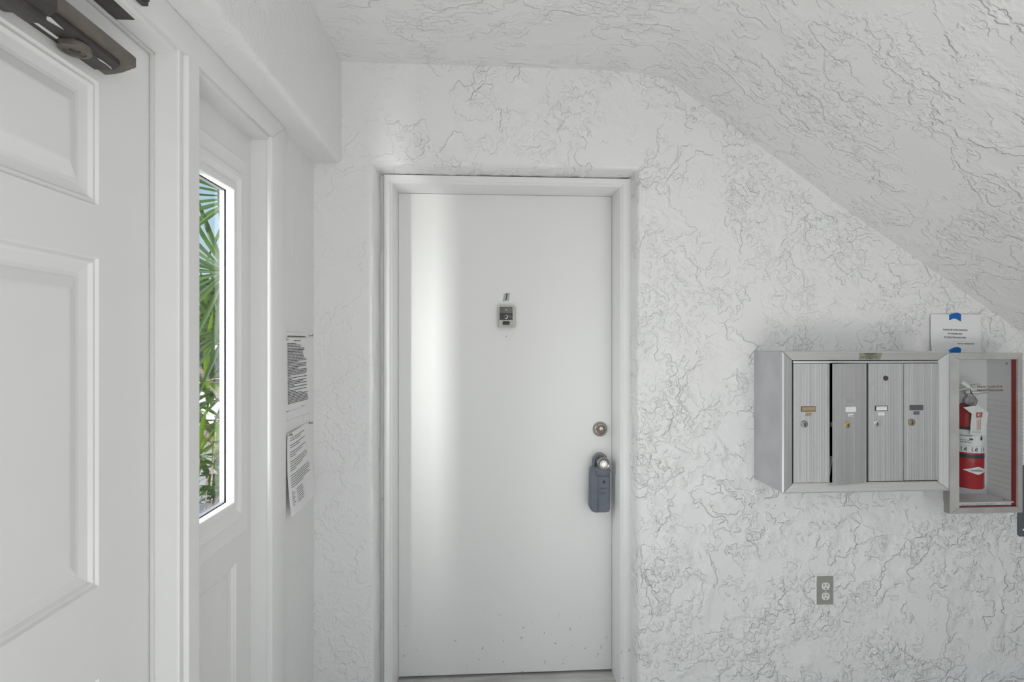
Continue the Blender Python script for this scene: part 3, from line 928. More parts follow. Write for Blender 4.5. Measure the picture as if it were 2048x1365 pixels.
DZ = (0.9015, 1.3235)
doors = [(1.0910, 1.2222), (1.2262, 1.3595), (1.3670, 1.4955), (1.4990, 1.6300)]
for di, (a0, a1) in enumerate(doors):
    ang = R(10.5) if di == 1 else 0.0
    dz0 = DZ[0] - (0.004 if di == 1 else 0) + (0.0008 * di if di > 1 else 0)
    piv = Vector((a1, 1.714, 0))
    rot = Matrix.Rotation(ang, 3, 'Z')

    def md(a, b, h, piv=piv, rot=rot):
        return tuple(rot @ (Vector((a, 1.714 - h, b)) - piv) + piv)
    q = MB()
    # fluted extrusion: shallow ribs over the width, plain lip along the right
    n = 40
    pr_ = []
    rr = random.Random(30 + di)
    for i in range(n + 1):
        pr_.append((a0 + 0.003 + (a1 - a0 - 0.010) * i / n, 0.0 if i % 2 else rr.choice([0.0001, 0.0002, 0.00035, 0.00025])))
    full = [(a0, -0.010), (a0, 0.0002)] + pr_ + [(a1 - 0.006, -0.0005), (a1 - 0.0055, 0.0022), (a1 - 0.0005, 0.0022), (a1, 0.0), (a1, -0.010)]
    if di == 1:
        full = [(a0, -0.014), (a0, 0.0012), (a0 + 0.003, 0.0012)] + pr_ + [(a1 - 0.006, -0.0005), (a1, 0.0), (a1, -0.010)]
    m_ = len(full)
    q.add([md(a, b, h) for b in (dz0, DZ[1]) for a, h in full], [(i, (i + 1) % m_, m_ + (i + 1) % m_, m_ + i) for i in range(m_)] + [tuple(range(m_))[::-1], tuple(m_ + i for i in range(m_))])
    dr = q.build('mailbox_door', 'alu', mb_, smooth=0)
    dr['label'] = ['closed aluminium door with tan name card', 'aluminium door standing ajar with white name card', 'closed aluminium door with extra lock near the top', 'closed aluminium door with dark empty name slot'][di]
    # name slots, number slots and locks
    slot = [(1.1195, 1.1705, 1.1550, 1.1715), (1.2690, 1.3120, 1.1540, 1.1705), (1.3920, 1.4370, 1.1556, 1.1718), (1.5210, 1.5705, 1.1570, 1.1735)][di]
    num = [(1.1352, 1.1546, 1.1392, 1.1492), (1.2815, 1.2990, 1.1382, 1.1468), (1.4045, 1.4250, 1.1390, 1.1485), (1.5365, 1.5560, 1.1408, 1.1508)][di]
    lk = [(1.1296, 1.1098), (1.2752, 1.1080), (1.3975, 1.1105), (1.5270, 1.1125)][di]
    inner = ['label_tan', 'label', 'label', 'label_grey'][di]
    rimm = ['black', 'label', 'black', 'label_grey'][di]
    q = MB().loops(slot, [(-0.0008, -0.001), (-0.0008, 0.0014), (0.0, 0.0016), (0.0006, 0.0008)], md, cap=True)
    sl_ = q.build('name_slot', rimm, dr, smooth=0)
    dd = 0.0035 if di in (2,) else 0.0012
    q = MB().prism([(slot[0] + dd, slot[2] + 0.001), (slot[1] - dd * 0.7, slot[2] + 0.0014), (slot[1] - dd * 0.7, slot[3] - 0.0010), (slot[0] + dd, slot[3] - 0.0015)], md, 0.0008, 0.0017)
    q.build('name_card', inner, dr, smooth=0)
    q = MB().loops(num, [(-0.0006, -0.001), (-0.0006, 0.0012), (0.0008, 0.0014)], md, cap=True)
    q.build('number_slot', ['label_tan', 'label', 'label', 'label_grey'][di], dr, smooth=0)
    if di in (1, 2, 3):
        q = MB()
        if di == 1:
            q.sheet([(num[0] + .001, num[2] + .001), (num[1] - .001, num[2] + .001), (num[1] - .001, num[2] + .004), (num[0] + .004, num[2] + .004)], md, 0.0016)
            bars(q, rr, md, slot[0] + 0.006, slot[1] - 0.008, 1.1635, 0.0006, 0.0019, 0.004, 0.009, 0.002)
        elif di == 2:
            bars(q, rr, md, slot[0] + 0.007, slot[1] - 0.006, 1.1662, 0.0012, 0.0019, 0.002, 0.006, 0.0015)
            bars(q, rr, md, slot[0] + 0.010, slot[1] - 0.012, 1.1618, 0.0012, 0.0019, 0.002, 0.006, 0.0015)
            bars(q, rr, md, num[0] + 0.004, num[1] - 0.004, 1.1440, 0.0014, 0.0018, 0.002, 0.004, 0.0012)
        else:
            bars(q, rr, md, num[0] + 0.004, num[1] - 0.003, 1.1460, 0.0014, 0.0018, 0.002, 0.004, 0.0012)
        q.build('lettering', 'ink_soft', dr, smooth=0)
    if di == 1:
        q = MB()
        letters(q, '55', 0.020, md, 1.2880, 1.1920, 0.0009, 0.036)
        q.build('numeral', 'ink_soft', dr, smooth=0)
    lmat = ['nickel', 'brass', 'chrome', 'brass_old'][di]
    cc = Vector(md(lk[0], lk[1], 0.0))
    ax = rot @ Vector((0, -1, 0))
    ux = rot @ Vector((1, 0, 0))
    q = MB().lathe([(0.0122, -0.001), (0.0122, 0.003), (0.0110, 0.0048), (0.0090, 0.0052), (0.0085, 0.0042), (0.0060, 0.0045), (0.0, 0.0045)], cc, ax, up=ux, n=28)
    lo = q.build('lock', lmat, dr)
    q = MB().box((lk[0] - 0.0012, 1.7085, lk[1] - 0.0055), (lk[0] + 0.0012, 1.7100, lk[1] + 0.0045), rot=rot, at=piv)
    q.build('keyhole', 'black', dr, smooth=0)
    if di == 2:
        cc = Vector(md(1.4305, 1.2712, 0.0))
        q = MB().lathe([(0.0090, -0.001), (0.0088, 0.0025), (0.0070, 0.0030), (0.0060, 0.0018), (0.0, 0.0018)], cc, ax, up=ux * 1.0, n=24)
        q.build('lock', 'bronze_dark', dr)
q = MB()
q.box((1.2265, 1.7105, 1.0990), (1.2420, 1.7200, 1.1165), 0.001)
q.build('lock_tongue', 'chrome', mb_)
en = MB()
en.add([(1.2270, 1.725, 0.906), (1.2290, 1.725, 0.906), (1.2440, 1.725, 0.990), (1.2420, 1.725, 0.990), (1.2270, 1.860, 0.906), (1.2290, 1.860, 0.906), (1.2440, 1.860, 0.990), (1.2420, 1.860, 0.990)],
       [(0, 1, 2, 3), (4, 7, 6, 5), (0, 4, 5, 1), (1, 5, 6, 2), (2, 6, 7, 3), (3, 7, 4, 0)])
tag(en.build('envelope', 'paper', None, smooth=0), 'white envelope standing in the ajar mailbox', 'envelope')

# ------------------------------------------------------------------ extinguisher cabinet
ec = thing('extinguisher_cabinet', (1.88, YW, 0.76), 'glass fronted metal fire extinguisher cabinet beside the mailboxes', 'cabinet')
CX0, CX1, CZ0, CZ1 = 1.7440, 2.0010, 0.7960, 1.3400
tb = MB()
tb.box((CX0 - 0.003, 1.788, CZ0 - 0.004), (CX0, YW, CZ1 + 0.003))
tb.box((CX1, 1.796, CZ0 - 0.004), (CX1 + 0.003, YW, CZ1 + 0.003))
tb.box((CX0, 1.788, CZ1), (CX1, YW, CZ1 + 0.003))
tb.box((CX0, 1.788, CZ0 - 0.004), (CX1, YW, CZ0))
tb.box((CX0, YW - 0.0045, CZ0), (CX1, YW - 0.002, CZ1))
tb.build('cabinet_box', 'cab_out', ec, smooth=0)
tb = MB()
for i in range(17):
    z = 0.835 + i * 0.021
    tb.box((CX1 - 0.0012, 1.800, z), (CX1, YW - 0.005, z + 0.0022))
tb.build('reflection_line', 'cab_in', ec, smooth=0)  # reflected lines modelled as thin raised strips on the inner side wall
for x, y, z in ((1.985, 1.81, 0.8005), (1.80, 1.885, 0.8005)):
    MB().lathe([(0.004, 0), (0.003, 0.002), (0, 0.0025)], (x, y, CZ0), (0, 0, 1), n=10).build('screw', 'nickel', ec)
MB().lathe([(0.004, 0), (0.003, 0.002), (0, 0.0025)], (CX1, 1.815, 1.318), (-1, 0, 0), n=10).build('screw', 'nickel', ec)
me_ = back(1.781)
EO = (1.7345, 2.0225, 0.7580, 1.3600)
EI = (1.7690, 2.0010, 0.7800, 1.3360)
eo = [(EO[0], EO[2]), (EO[1], EO[2]), (EO[1], EO[3]), (EO[0], EO[3])]
ei = [(EI[0], EI[2]), (EI[1], EI[2]), (EI[1], EI[3]), (EI[0], EI[3])]
for q_ in range(4):
    p0, p1 = eo[q_], eo[(q_ + 1) % 4]
    r0, r1 = ei[q_], ei[(q_ + 1) % 4]
    e_ = Vector((p1[0] - p0[0], p1[1] - p0[1])).normalized() * 0.0006
    A = [(p0[0] + e_.x, p0[1] + e_.y), (p1[0] - e_.x, p1[1] - e_.y), (r1[0] - e_.x, r1[1] - e_.y), (r0[0] + e_.x, r0[1] + e_.y)]
    q = MB()
    hh = [0.0035, 0.0035, 0.006, 0.006]
    q.add([me_(a, b, h) for (a, b), h in zip(A, hh)] + [me_(a, b, -0.013) for a, b in A], [(0, 1, 2, 3), (0, 4, 5, 1), (1, 5, 6, 2), (2, 6, 7, 3), (3, 7, 4, 0), (7, 6, 5, 4)])
    q.build('frame_member', 'alu_frame', ec, smooth=0)
q = MB().loops((EI[0], EI[1] , EI[2], EI[3]), [(0.0, 0.000), (0.0012, 0.000), (0.0012, -0.0165), (0.0, -0.0165)], me_)
q.build('red_liner', 'red_dark', ec, smooth=0)
q = MB().box((EI[0] - 0.002, 1.7815, EI[2] - 0.002), (EI[1] + 0.002, 1.7835, EI[3] + 0.002))
q.build('pane', 'acrylic', ec, smooth=0)
t_ = MB()
letters(t_, 'BREAK GLASS FOR', 0.0098, me_, 1.8960, 1.2325, 0.0006, 0.1000)
letters(t_, 'FIRE EXTINGUISHER', 0.0098, me_, 1.8960, 1.2190, 0.0006, 0.1040)
t_.build('lettering', 'ink_red', ec, smooth=0)
q = MB().box((1.7325, 1.778, 0.7585), (1.7340, 1.800, 1.3595))
q.box((1.7300, 1.784, 0.80), (1.7342, 1.800, 1.345))
q.build('hinge_strip', 'plate_grey', ec, smooth=0)
q = MB().box((1.855, YW - 0.012, 1.128), (1.880, YW - 0.004, 1.172), 0.002)
q.build('hanging_bracket', 'steel', ec)

# fire extinguisher
EX, EY, ER = 1.8680, 1.8410, 0.0485
fe = thing('fire_extinguisher', (EX, EY, 0.8425), 'red fire extinguisher with white label and hang tag inside the cabinet', 'extinguisher')
cyl = MB().lathe([(0.030, 0.0), (0.046, 0.0), (ER, 0.004), (ER, 0.278), (0.0475, 0.289), (0.0435, 0.300), (0.036, 0.309), (0.026, 0.315), (0.020, 0.318), (0.0185, 0.322), (0.0, 0.322)],
                 (EX, EY, 0.8425), (0, 0, 1), n=56)
tank = cyl.build('cylinder', 'red', fe)
vd = Vector((-EX, -EY, 0)).normalized()
vr = Vector((-vd.y, vd.x, 0))
if vr.x < 0:
    vr = -vr
RR = ER + 0.0004


def mcyl(a, b, h):
    t = a / ER
    p = Vector((EX, EY, 0)) + (vd * math.cos(t) + vr * math.sin(t)) * (RR + h)
    return (p.x, p.y, b)


def band(z0, z1, mat, name):
    q = MB().lathe([(ER - 0.001, z0), (RR, z0), (RR, z1), (ER - 0.001, z1)], (EX, EY, 0), (0, 0, 1), n=56)
    return q.build(name, mat, tank)


wl = band(0.9800, 1.0665, 'label', 'white_label_band')
band(1.0665, 1.0770, 'black_band', 'black_band')
band(0.9590, 0.9735, 'black_band', 'black_band')
t_ = MB()
rr = random.Random(8)
bars(t_, rr, mcyl, -0.022, 0.014, 1.0455, 0.0018, 0.0004, 0.003, 0.006, 0.001)
bars(t_, rr, mcyl, -0.022, 0.012, 1.0425, 0.0014, 0.0004, 0.003, 0.006, 0.001)
bars(t_, rr, mcyl, -0.022, 0.014, 1.0270, 0.0018, 0.0004, 0.003, 0.006, 0.001)
bars(t_, rr, mcyl, -0.022, 0.011, 1.0205, 0.0018, 0.0004, 0.003, 0.006, 0.001)
bars(t_, rr, mcyl, -0.022, 0.014, 1.0170, 0.0014, 0.0004, 0.003, 0.006, 0.001)
bars(t_, rr, mcyl, -0.060, 0.060, 1.0070, 0.0005, 0.0004, 0.006, 0.006, 0.000)
t_.sheet([(0.006, 1.0290), (0.016, 1.0290), (0.015, 1.0340), (0.005, 1.0350)], mcyl, 0.0004)
t_.sheet([(0.016, 1.0310), (0.040, 1.0360), (0.040, 1.0368), (0.016, 1.0322)], mcyl, 0.0004)
t_.sheet([(0.040, 1.0300), (0.047, 1.0270), (0.050, 1.0350), (0.046, 1.0480), (0.041, 1.0400)], mcyl, 0.0004)
for a in (-0.010, 0.021, 0.052):
    t_.loops((a - 0.0085, a + 0.0085, 0.9850, 1.0010), [(0, 0.0004), (0.002, 0.0004)], mcyl)
    t_.sheet([(a - 0.001, 0.9870), (a + 0.005, 0.9900), (a + 0.006, 0.9980), (a + 0.002, 0.9960)], mcyl, 0.0004)
t_.build('lettering', 'ink', wl, smooth=0)
q = MB()
c0, c1, zc = -0.014, 0.078, 0.9135
n = 18
vs = []
for i in range(n + 1):
    u = -1 + 2 * i / n
    a = c0 + (c1 - c0) * i / n
    hh = 0.0150 * (1 - abs(u)) + 0.0001
    vs += [mcyl(a, zc - hh, 0.0002), mcyl(a, zc + hh, 0.0002)]
q.add(vs, [(2 * i, 2 * i + 2, 2 * i + 3, 2 * i + 1) for i in range(n)])
dm = q.build('diamond_badge', 'label', tank)
t_ = MB()
letters(t_, 'AMEREX', 0.0085, lambda a, b, h: mcyl(a, b, h), 0.0315, 0.9128, 0.0005, 0.046)
bars(t_, rr, mcyl, 0.028, 0.040, 0.9195, 0.0016, 0.0005, 0.003, 0.005, 0.001)
t_.build('lettering', 'ink', dm, smooth=0)
# valve, levers, gauge
vl = MB()
vl.lathe([(0.0105, 0.0), (0.0105, 0.006), (0.0085, 0.008), (0.0085, 0.040), (0.011, 0.042), (0.011, 0.052)], (EX, EY, 1.160), (0, 0, 1), n=24)
vl.box((EX - 0.016, EY - 0.010, 1.198), (EX + 0.016, EY + 0.010, 1.214), 0.003)
vl.build('valve', 'chrome', fe)
vl = MB()
vl.tube([(EX + 0.005, EY, 1.205), (EX + 0.030, EY - 0.012, 1.206), (EX + 0.056, EY - 0.022, 1.212), (EX + 0.066, EY - 0.024, 1.218)], [0.007, 0.0075, 0.0075, 0.006], n=10)
vl.build('carry_handle', 'steel', fe)
vl = MB()
vl.tube([(EX - 0.058, EY + 0.006, 1.206), (EX - 0.03, EY, 1.216), (EX, EY - 0.006, 1.226), (EX + 0.020, EY - 0.012, 1.234), (EX + 0.034, EY - 0.018, 1.236)], [0.006, 0.007, 0.008, 0.007, 0.004], n=10)
vl.build('squeeze_lever', 'steel', fe)
gc = Vector((EX - 0.020, EY - 0.030, 1.1770))
q = MB().lathe([(0.0095, -0.014), (0.0190, -0.012), (0.0195, 0.0), (0.0185, 0.003), (0.0160, 0.0035), (0.0150, 0.0020), (0.0060, 0.0030), (0.0055, 0.0045), (0.0, 0.0050)],
               gc, (-0.25, -0.95, 0.0), n=32)
q.build('pressure_gauge', 'gauge', fe)
mt = back(1.7880)
q = MB().tube([mt(1.8262, 1.2310, -0.004), mt(1.8330, 1.2060, -0.002), mt(1.8450, 1.1930, 0.0), mt(1.8530, 1.1800, 0.0), mt(1.8500, 1.1680, 0.0), mt(1.8440, 1.1600, 0.0)], 0.0012, n=6)
q.build('tag_tie', 'black', fe)
q = MB().prism([(1.7905, 1.2445), (1.7975, 1.2550), (1.8250, 1.2360), (1.8262, 1.2310), (1.8400, 1.2175), (1.8345, 1.2165), (1.8220, 1.2270), (1.8140, 1.2300)], mt, -0.0015, 0.0)
q.build('pull_seal', 'vinyl_tag', fe, smooth=0)
q = MB().prism([(1.7982, 1.1540), (1.8180, 1.1575), (1.8440, 1.1620), (1.8520, 1.1660), (1.8975, 1.1335), (1.8950, 1.1180), (1.8846, 1.0480), (1.8246, 1.0500), (1.8300, 1.1190), (1.8322, 1.1300)], mt, -0.0010, 0.0)
tg = q.build('hang_tag', 'vinyl_tag', fe, smooth=0)
q = MB().prism([(1.8480, 1.1350), (1.8745, 1.1360), (1.8720, 1.1165), (1.8490, 1.1155)], mt, 0.0, 0.0006)
q.build('red_square', 'ink_tag', tg, smooth=0)
t_ = MB()
arcp = [(1.8612 + 0.0068 * math.cos(a), 1.1258 + 0.0050 * math.sin(a)) for a in [R(40 + k * 24) for k in range(12)]]
arci = [(1.8622 + 0.0042 * math.cos(a), 1.1254 + 0.0028 * math.sin(a)) for a in [R(40 + k * 24) for k in range(12)]]
t_.add([mt(a, b, 0.0009) for a, b in arcp + arci], [(i, i + 1, 13 + i, 12 + i) for i in range(11)])
t_.build('swoosh', 'label', tg, smooth=0)
t_ = MB()
mtv = lambda a, b, h: mt(b, a, h)
for x, th_, z0, z1 in ((1.8650, 0.0030, 1.069, 1.112), (1.8595, 0.0018, 1.070, 1.106), (1.8560, 0.0014, 1.068, 1.108), (1.8520, 0.0014, 1.070, 1.112)):
    bars(t_, rr, mtv, z0, z1, x, th_, 0.0006, 0.003, 0.008, 0.0014)
t_.build('lettering', 'ink_tag', tg, smooth=0)
t_ = MB()
bars(t_, rr, mt, 1.8330, 1.8700, 1.0610, 0.0010, 0.0006, 0.004, 0.010, 0.001)
for z in (1.1120, 1.0980):
    t_.sheet([(1.8325, z), (1.8340, z), (1.8340, z + 0.002), (1.8325, z + 0.002)], mt, 0.0006)
t_.build('lettering', 'ink', tg, smooth=0)

# ------------------------------------------------------------------ papers on the walls
ms = back(YW)
YS = 0.006
sg = MB()
nx, nz = 12, 8
sx0, sx1, sz0, sz1 = 1.7640, 1.9730, 1.3585, 1.5110
wv = lambda a, b, h: ms(a, b, YS + 0.0012 * math.sin((a - sx0) * 40) * math.sin((b - sz0) * 22) + (0.006 * max(0, 1 - ((a - sx0) + (b - sz0)) / 0.05)) + h)
vs = [wv(sx0 + (sx1 - sx0) * i / nx, sz0 + (sz1 - sz0) * k / nz, 0) for k in range(nz + 1) for i in range(nx + 1)]
sg.add(vs, [(k * (nx + 1) + i, k * (nx + 1) + i + 1, (k + 1) * (nx + 1) + i + 1, (k + 1) * (nx + 1) + i) for k in range(nz) for i in range(nx)])
sgn = sg.build('paper_sign', 'paper', None, smooth=80)
tag(sgn, 'white paper sign about holding the door open, taped above the mailboxes', 'sign')
t_ = MB()
letters(t_, 'PLEASE USE ROPES HANGING', 0.0092, wv, 1.8665, 1.4487, 0.0006, 0.1030, -0.020)
letters(t_, 'ON THE MAIL BOX', 0.0092, wv, 1.8655, 1.4337, 0.0006, 0.0620, -0.020)
letters(t_, 'TO HOLD THE DOOR OPEN', 0.0092, wv, 1.8655, 1.4188, 0.0006, 0.0920, -0.020)
letters(t_, 'THANK YOU - CONDOMINIUM BOARD', 0.0056, wv, 1.9105, 1.3936, 0.0006, 0.0690, -0.02)
t_.build('lettering', 'ink', sgn, smooth=0)
tp = MB().prism([(1.8414, 1.5085), (1.8600, 1.5145), (1.8762, 1.5167), (1.8890, 1.5108), (1.8880, 1.4835), (1.8760, 1.4905), (1.8646, 1.4944), (1.8530, 1.4930), (1.8416, 1.4878)], ms, YS - 0.002, YS + 0.0028)
tag(tp.build('tape_strip', 'tape', None, smooth=0), 'blue tape strip at the top of the paper sign', 'tape')
tp = MB().prism([(1.8382, 1.3668), (1.8500, 1.3745), (1.8623, 1.3792), (1.8784, 1.3805), (1.8894, 1.3748), (1.8860, 1.3550), (1.8389, 1.3500)], ms, YS - 0.002, YS + 0.0028)
tag(tp.build('tape_strip', 'tape', None, smooth=0), 'blue tape strip at the bottom of the paper sign, by the cabinet top', 'tape')

# notices on the left wall
XW = -0.635


def notice(name, corners, curl, lines, label, head):
    """corners: (y,z) of top-left, top-right, bottom-right, bottom-left as seen"""
    tl, tr_, br, bl = [Vector(c_) for c_ in corners]

    def mp2(u, v, h):
        p = tl * (1 - u) * (1 - v) + tr_ * u * (1 - v) + br * u * v + bl * (1 - u) * v
        return (XW + 0.002 + curl(u, v) + h, p.x, p.y)
    q = MB()
    nu, nv = 10, 14
    q.add([mp2(i / nu, k_ / nv, 0) for k_ in range(nv + 1) for i in range(nu + 1)],
          [(k_ * (nu + 1) + i, k_ * (nu + 1) + i + 1, (k_ + 1) * (nu + 1) + i + 1, (k_ + 1) * (nu + 1) + i) for k_ in range(nv) for i in range(nu)])
    po = q.build(name, 'paper', None, smooth=80)
    tag(po, label, 'notice')
    t = MB()
    rr2 = random.Random(len(lines))
    mpv = lambda a, b, h: mp2(a, b, h)
    for v, u0, u1, th2 in lines:
        a = u0
        while a < u1 - 0.005:
            w_ = min(rr2.uniform(0.05, 0.16), u1 - a)
            t.add([mpv(a, v - th2 / 2, 0.0007), mpv(a + w_, v - th2 / 2, 0.0007), mpv(a + w_, v + th2 / 2, 0.0007), mpv(a, v + th2 / 2, 0.0007)], [(0, 1, 2, 3)])
            a += w_ + 0.012
    t.build('printed_text', 'ink', po, smooth=0)
    return po


L1 = [(0.045, 0.10, 0.80, 0.010), (0.060, 0.02, 0.86, 0.004), (0.085, 0.04, 0.14, 0.006), (0.095, 0.32, 0.60, 0.009)]
v = 0.130
ends = [.42, .60, .60, .75, .75, .70, .68, .70, .72, .73, .83, .83, .50, .83, .82, .82, .48, .83, .84, .84, .82, .22, .83, .25, .80, .68, .82, .33, .83, .16, .80, .40, .62, .84, .82, .84, .85, .86, .86]
for e_ in ends:
    L1.append((v, 0.09, e_, 0.0085))
    v += 0.0182
L1 += [(0.905, 0.04, 0.15, 0.006), (0.905, 0.18, 0.55, 0.002), (0.892, 0.60, 0.66, 0.006), (0.892, 0.67, 0.80, 0.002)]
notice('printed_notice', [(1.6150, 1.4318), (1.8485, 1.4330), (1.8560, 1.1470), (1.6150, 1.1520)], lambda u, v: 0.003 * v * v + 0.001 * math.sin(5 * u + 3 * v), L1,
       'full page printed notice pinned to the wall beside the sidelight, the upper one', True)
L2 = []
v = 0.075
for ln in ([.72, .55], [.76, .50], [.80, .60, .30], [.85, .85, .80, .62, .30], [.88, .92, .90, .85, .92, .60]):
    for e_ in ln:
        L2.append((v, 0.09, e_, 0.0075))
        v += 0.028
    v += 0.030
for i in range(7):
    L2.append((v, 0.09, 0.15 + 0.04 * (i % 2), 0.007))
    L2.append((v, 0.26, 0.52 + 0.02 * (i % 3), 0.007))
    v += 0.026
notice('printed_notice', [(1.6360, 1.1060), (1.8485, 1.1140), (1.8300, 0.8530), (1.6100, 0.8480)], lambda u, v: 0.002 + 0.022 * v * v + 0.008 * max(0, v - 0.55) * u + 0.003 * math.sin(6 * u), L2,
       'curling printed notice with short columns of text, hanging below the upper notice', True)
for y, z, lb_ in ((1.8395, 1.4235, 'small push pin in the upper notice'), (1.8360, 1.1085, 'small push pin at the inner top corner of the curling notice'),
                  (1.6480, 1.1005, 'small push pin at the casing side of the curling notice')):
    q = MB().lathe([(0.0035, 0.0), (0.0035, 0.0015), (0.0018, 0.003), (0.0018, 0.008), (0.0042, 0.009), (0.0042, 0.011), (0.0, 0.0115)], (XW + 0.004, y, z), (1, 0, 0.15), n=14)
    tag(q.build('push_pin', 'nickel', None), lb_, 'pin')

# grey sign and perforated sheet at the right edge of the picture
q = MB().prism([(2.1340, 0.6270), (2.1420, 0.6200), (2.4200, 0.6180), (2.4300, 0.6280), (2.4300, 0.9050), (2.1340, 0.9050)], ms, 0.0, 0.005, 0.001)
sg2 = q.build('wall_sign', 'sign_grey', None)
tag(sg2, 'slate grey wall sign with a white arrow right of the extinguisher cabinet', 'sign')
q = MB().sheet([(2.1490, 0.6480), (2.1620, 0.6560), (2.1900, 0.6590), (2.2300, 0.6560), (2.2500, 0.6480), (2.2300, 0.6400), (2.1900, 0.6370), (2.1620, 0.6400)], ms, 0.0056)
q.build('white_mark', 'label', sg2, smooth=0)
q = MB().prism([(2.1500, 0.918), (2.3600, 0.918), (2.3600, 1.195), (2.1500, 1.195)], ms, 0.001, 0.002)
ps = q.build('perforated_sheet', 'paper', None, smooth=0)
tag(ps, 'white sheet with punched edge on the wall above the grey sign', 'paper')
q = MB()
for i in range(17):
    z = 0.930 + i * 0.0152
    q.lathe([(0.0018, 0), (0.0018, 0.0005)], (2.1555, YW - 0.002, z), (0, -1, 0), n=8)
q.build('punched_hole', 'ink', ps, smooth=0)

# ================================================================== OUTSIDE, SEEN THROUGH THE SIDELIGHT


def blade_mesh(name, L, W, mat, droop=0.12, fold=0.25, segs=6):
    """long folded leaf along +X, starting at the origin"""
    vs, fs = [], []
    for i in range(segs + 1):
        t = i / segs
        w_ = W * (0.25 + 0.75 * min(1, t / 0.35)) * (1 if t < 0.45 else max(0.02, 1 - ((t - 0.45) / 0.55) ** 1.3))
        x = L * t
        z = -droop * L * t * t
        vs += [(x, -w_ / 2, z + fold * w_), (x, 0, z), (x, w_ / 2, z + fold * w_)]
    for i in range(segs):
        a = 3 * i
        fs += [(a, a + 3, a + 4, a + 1), (a + 1, a + 4, a + 5, a + 2)]
    me = bpy.data.meshes.new(name)
    me.from_pydata(vs, [], fs)
    me.materials.append(M[mat])
    for p in me.polygons:
        p.use_smooth = True
    return me


def place(me, name, parent, world):
    o = bpy.data.objects.new(name, me)
    col.objects.link(o)
    o.parent = parent
    o.matrix_basis = Matrix.Translation(-BASE[parent.name]) @ world
    BASE[o.name] = BASE[parent.name]
    return o


def basis(origin, x, n):
    x = Vector(x).normalized()
    y = Vector(n).cross(x).normalized()
    z = x.cross(y)
    m4 = Matrix((x, y, z)).transposed().to_4x4()
    return Matrix.Translation(Vector(origin)) @ m4


PB = [blade_mesh('leaf_blade', l, 0.029, 'palm', d) for l, d in ((0.62, 0.10), (0.54, 0.16), (0.68, 0.05))]


def fan(palm, hub, centre_dir, normal, stalk, spread=150, nb=22, rr=None, scale=1.0):
    hub = Vector(hub)
    cd = Vector(centre_dir).normalized()
    nn = Vector(normal).normalized()
    q = MB().tube([Vector(stalk), Vector(stalk).lerp(hub, 0.5) + Vector((0, 0, 0.08)), hub], [0.016, 0.012, 0.009], n=7)
    fr2 = q.build('frond', 'palm_grey', palm)
    for i in range(nb):
        a = R(-spread + 2 * spread * i / (nb - 1) + rr.uniform(-3, 3))
        d = Matrix.Rotation(a, 3, nn) @ cd
        d = (d + nn * rr.uniform(-0.10, 0.22)).normalized()
        w_ = basis(hub, d, nn + Vector((rr.uniform(-.3, .3), rr.uniform(-.3, .3), rr.uniform(-.3, .3))))
        k_ = scale * rr.uniform(0.85, 1.12)
        place(rr.choice(PB), 'leaf_blade', fr2, w_ @ Matrix.Scale(k_, 4))
    return fr2


rr = random.Random(5)
palm = thing('fan_palm', (-1.28, 3.55, -0.06), 'green fan palm outside the sidelight with long split leaf blades', 'palm')
q = MB().tube([(-1.28, 3.55, -0.08), (-1.27, 3.54, 0.6), (-1.29, 3.53, 1.3), (-1.30, 3.52, 1.75)], [0.10, 0.085, 0.08, 0.075], n=12)
q.build('trunk', 'bark', palm)
top = (-1.30, 3.52, 1.75)
fan(palm, (-1.53, 3.05, 1.815), (-0.9, -0.15, 0.10), (0.35, -1.0, 0.15), top, 120, 22, rr, 1.0)
fan(palm, (-1.52, 3.20, 2.30), (-0.8, 0.1, 0.45), (0.3, -0.9, 0.5), top, 130, 20, rr, 1.0)
fan(palm, (-1.66, 3.30, 1.48), (-0.8, -0.2, 0.9), (0.5, -1.0, 0.1), top, 120, 20, rr, 0.85)
fan(palm, (-1.72, 3.60, 1.16), (-0.7, -0.2, -0.25), (0.3, -0.9, 0.6), top, 110, 20, rr, 0.8)
fan(palm, (-1.05, 3.3, 2.1), (0.8, -0.1, 0.4), (-0.3, -0.9, 0.4), top, 120, 16, rr, 1.0)
fan(palm, (-1.20, 3.9, 2.2), (0.2, 0.9, 0.4), (0.1, -0.5, 0.9), top, 120, 14, rr, 1.0)

DL = [blade_mesh('leaf', l, 0.040, 'drac', d, 0.18, 6) for l, d in ((0.42, 0.25), (0.36, 0.45), (0.48, 0.12))]
dr_ = thing('spear_leaf_shrub', (-1.95, 3.75, -0.06), 'bright green spear leaved shrub with bent grey stems outside', 'shrub')
stems = [
    [(-1.92, 3.75, -0.08), (-1.90, 3.72, 0.45), (-1.88, 3.60, 0.72), (-2.02, 3.55, 0.98), (-2.16, 3.5, 1.10), (-2.2, 3.45, 1.32)],
    [(-1.97, 3.80, -0.08), (-1.84, 3.70, 0.35), (-1.72, 3.50, 0.62), (-1.86, 3.42, 0.80), (-2.00, 3.38, 0.92)],
    [(-1.94, 3.72, -0.08), (-1.80, 3.52, 0.50), (-1.72, 3.45, 0.98), (-1.88, 3.40, 1.22), (-1.95, 3.38, 1.38)],
    [(-1.90, 3.80, -0.08), (-1.70, 3.9, 0.60), (-1.78, 4.0, 1.20), (-1.95, 4.05, 1.62)],
    [(-1.98, 3.70, -0.08), (-2.05, 3.5, 0.30), (-1.98, 3.42, 0.50), (-1.86, 3.35, 0.66)],
]
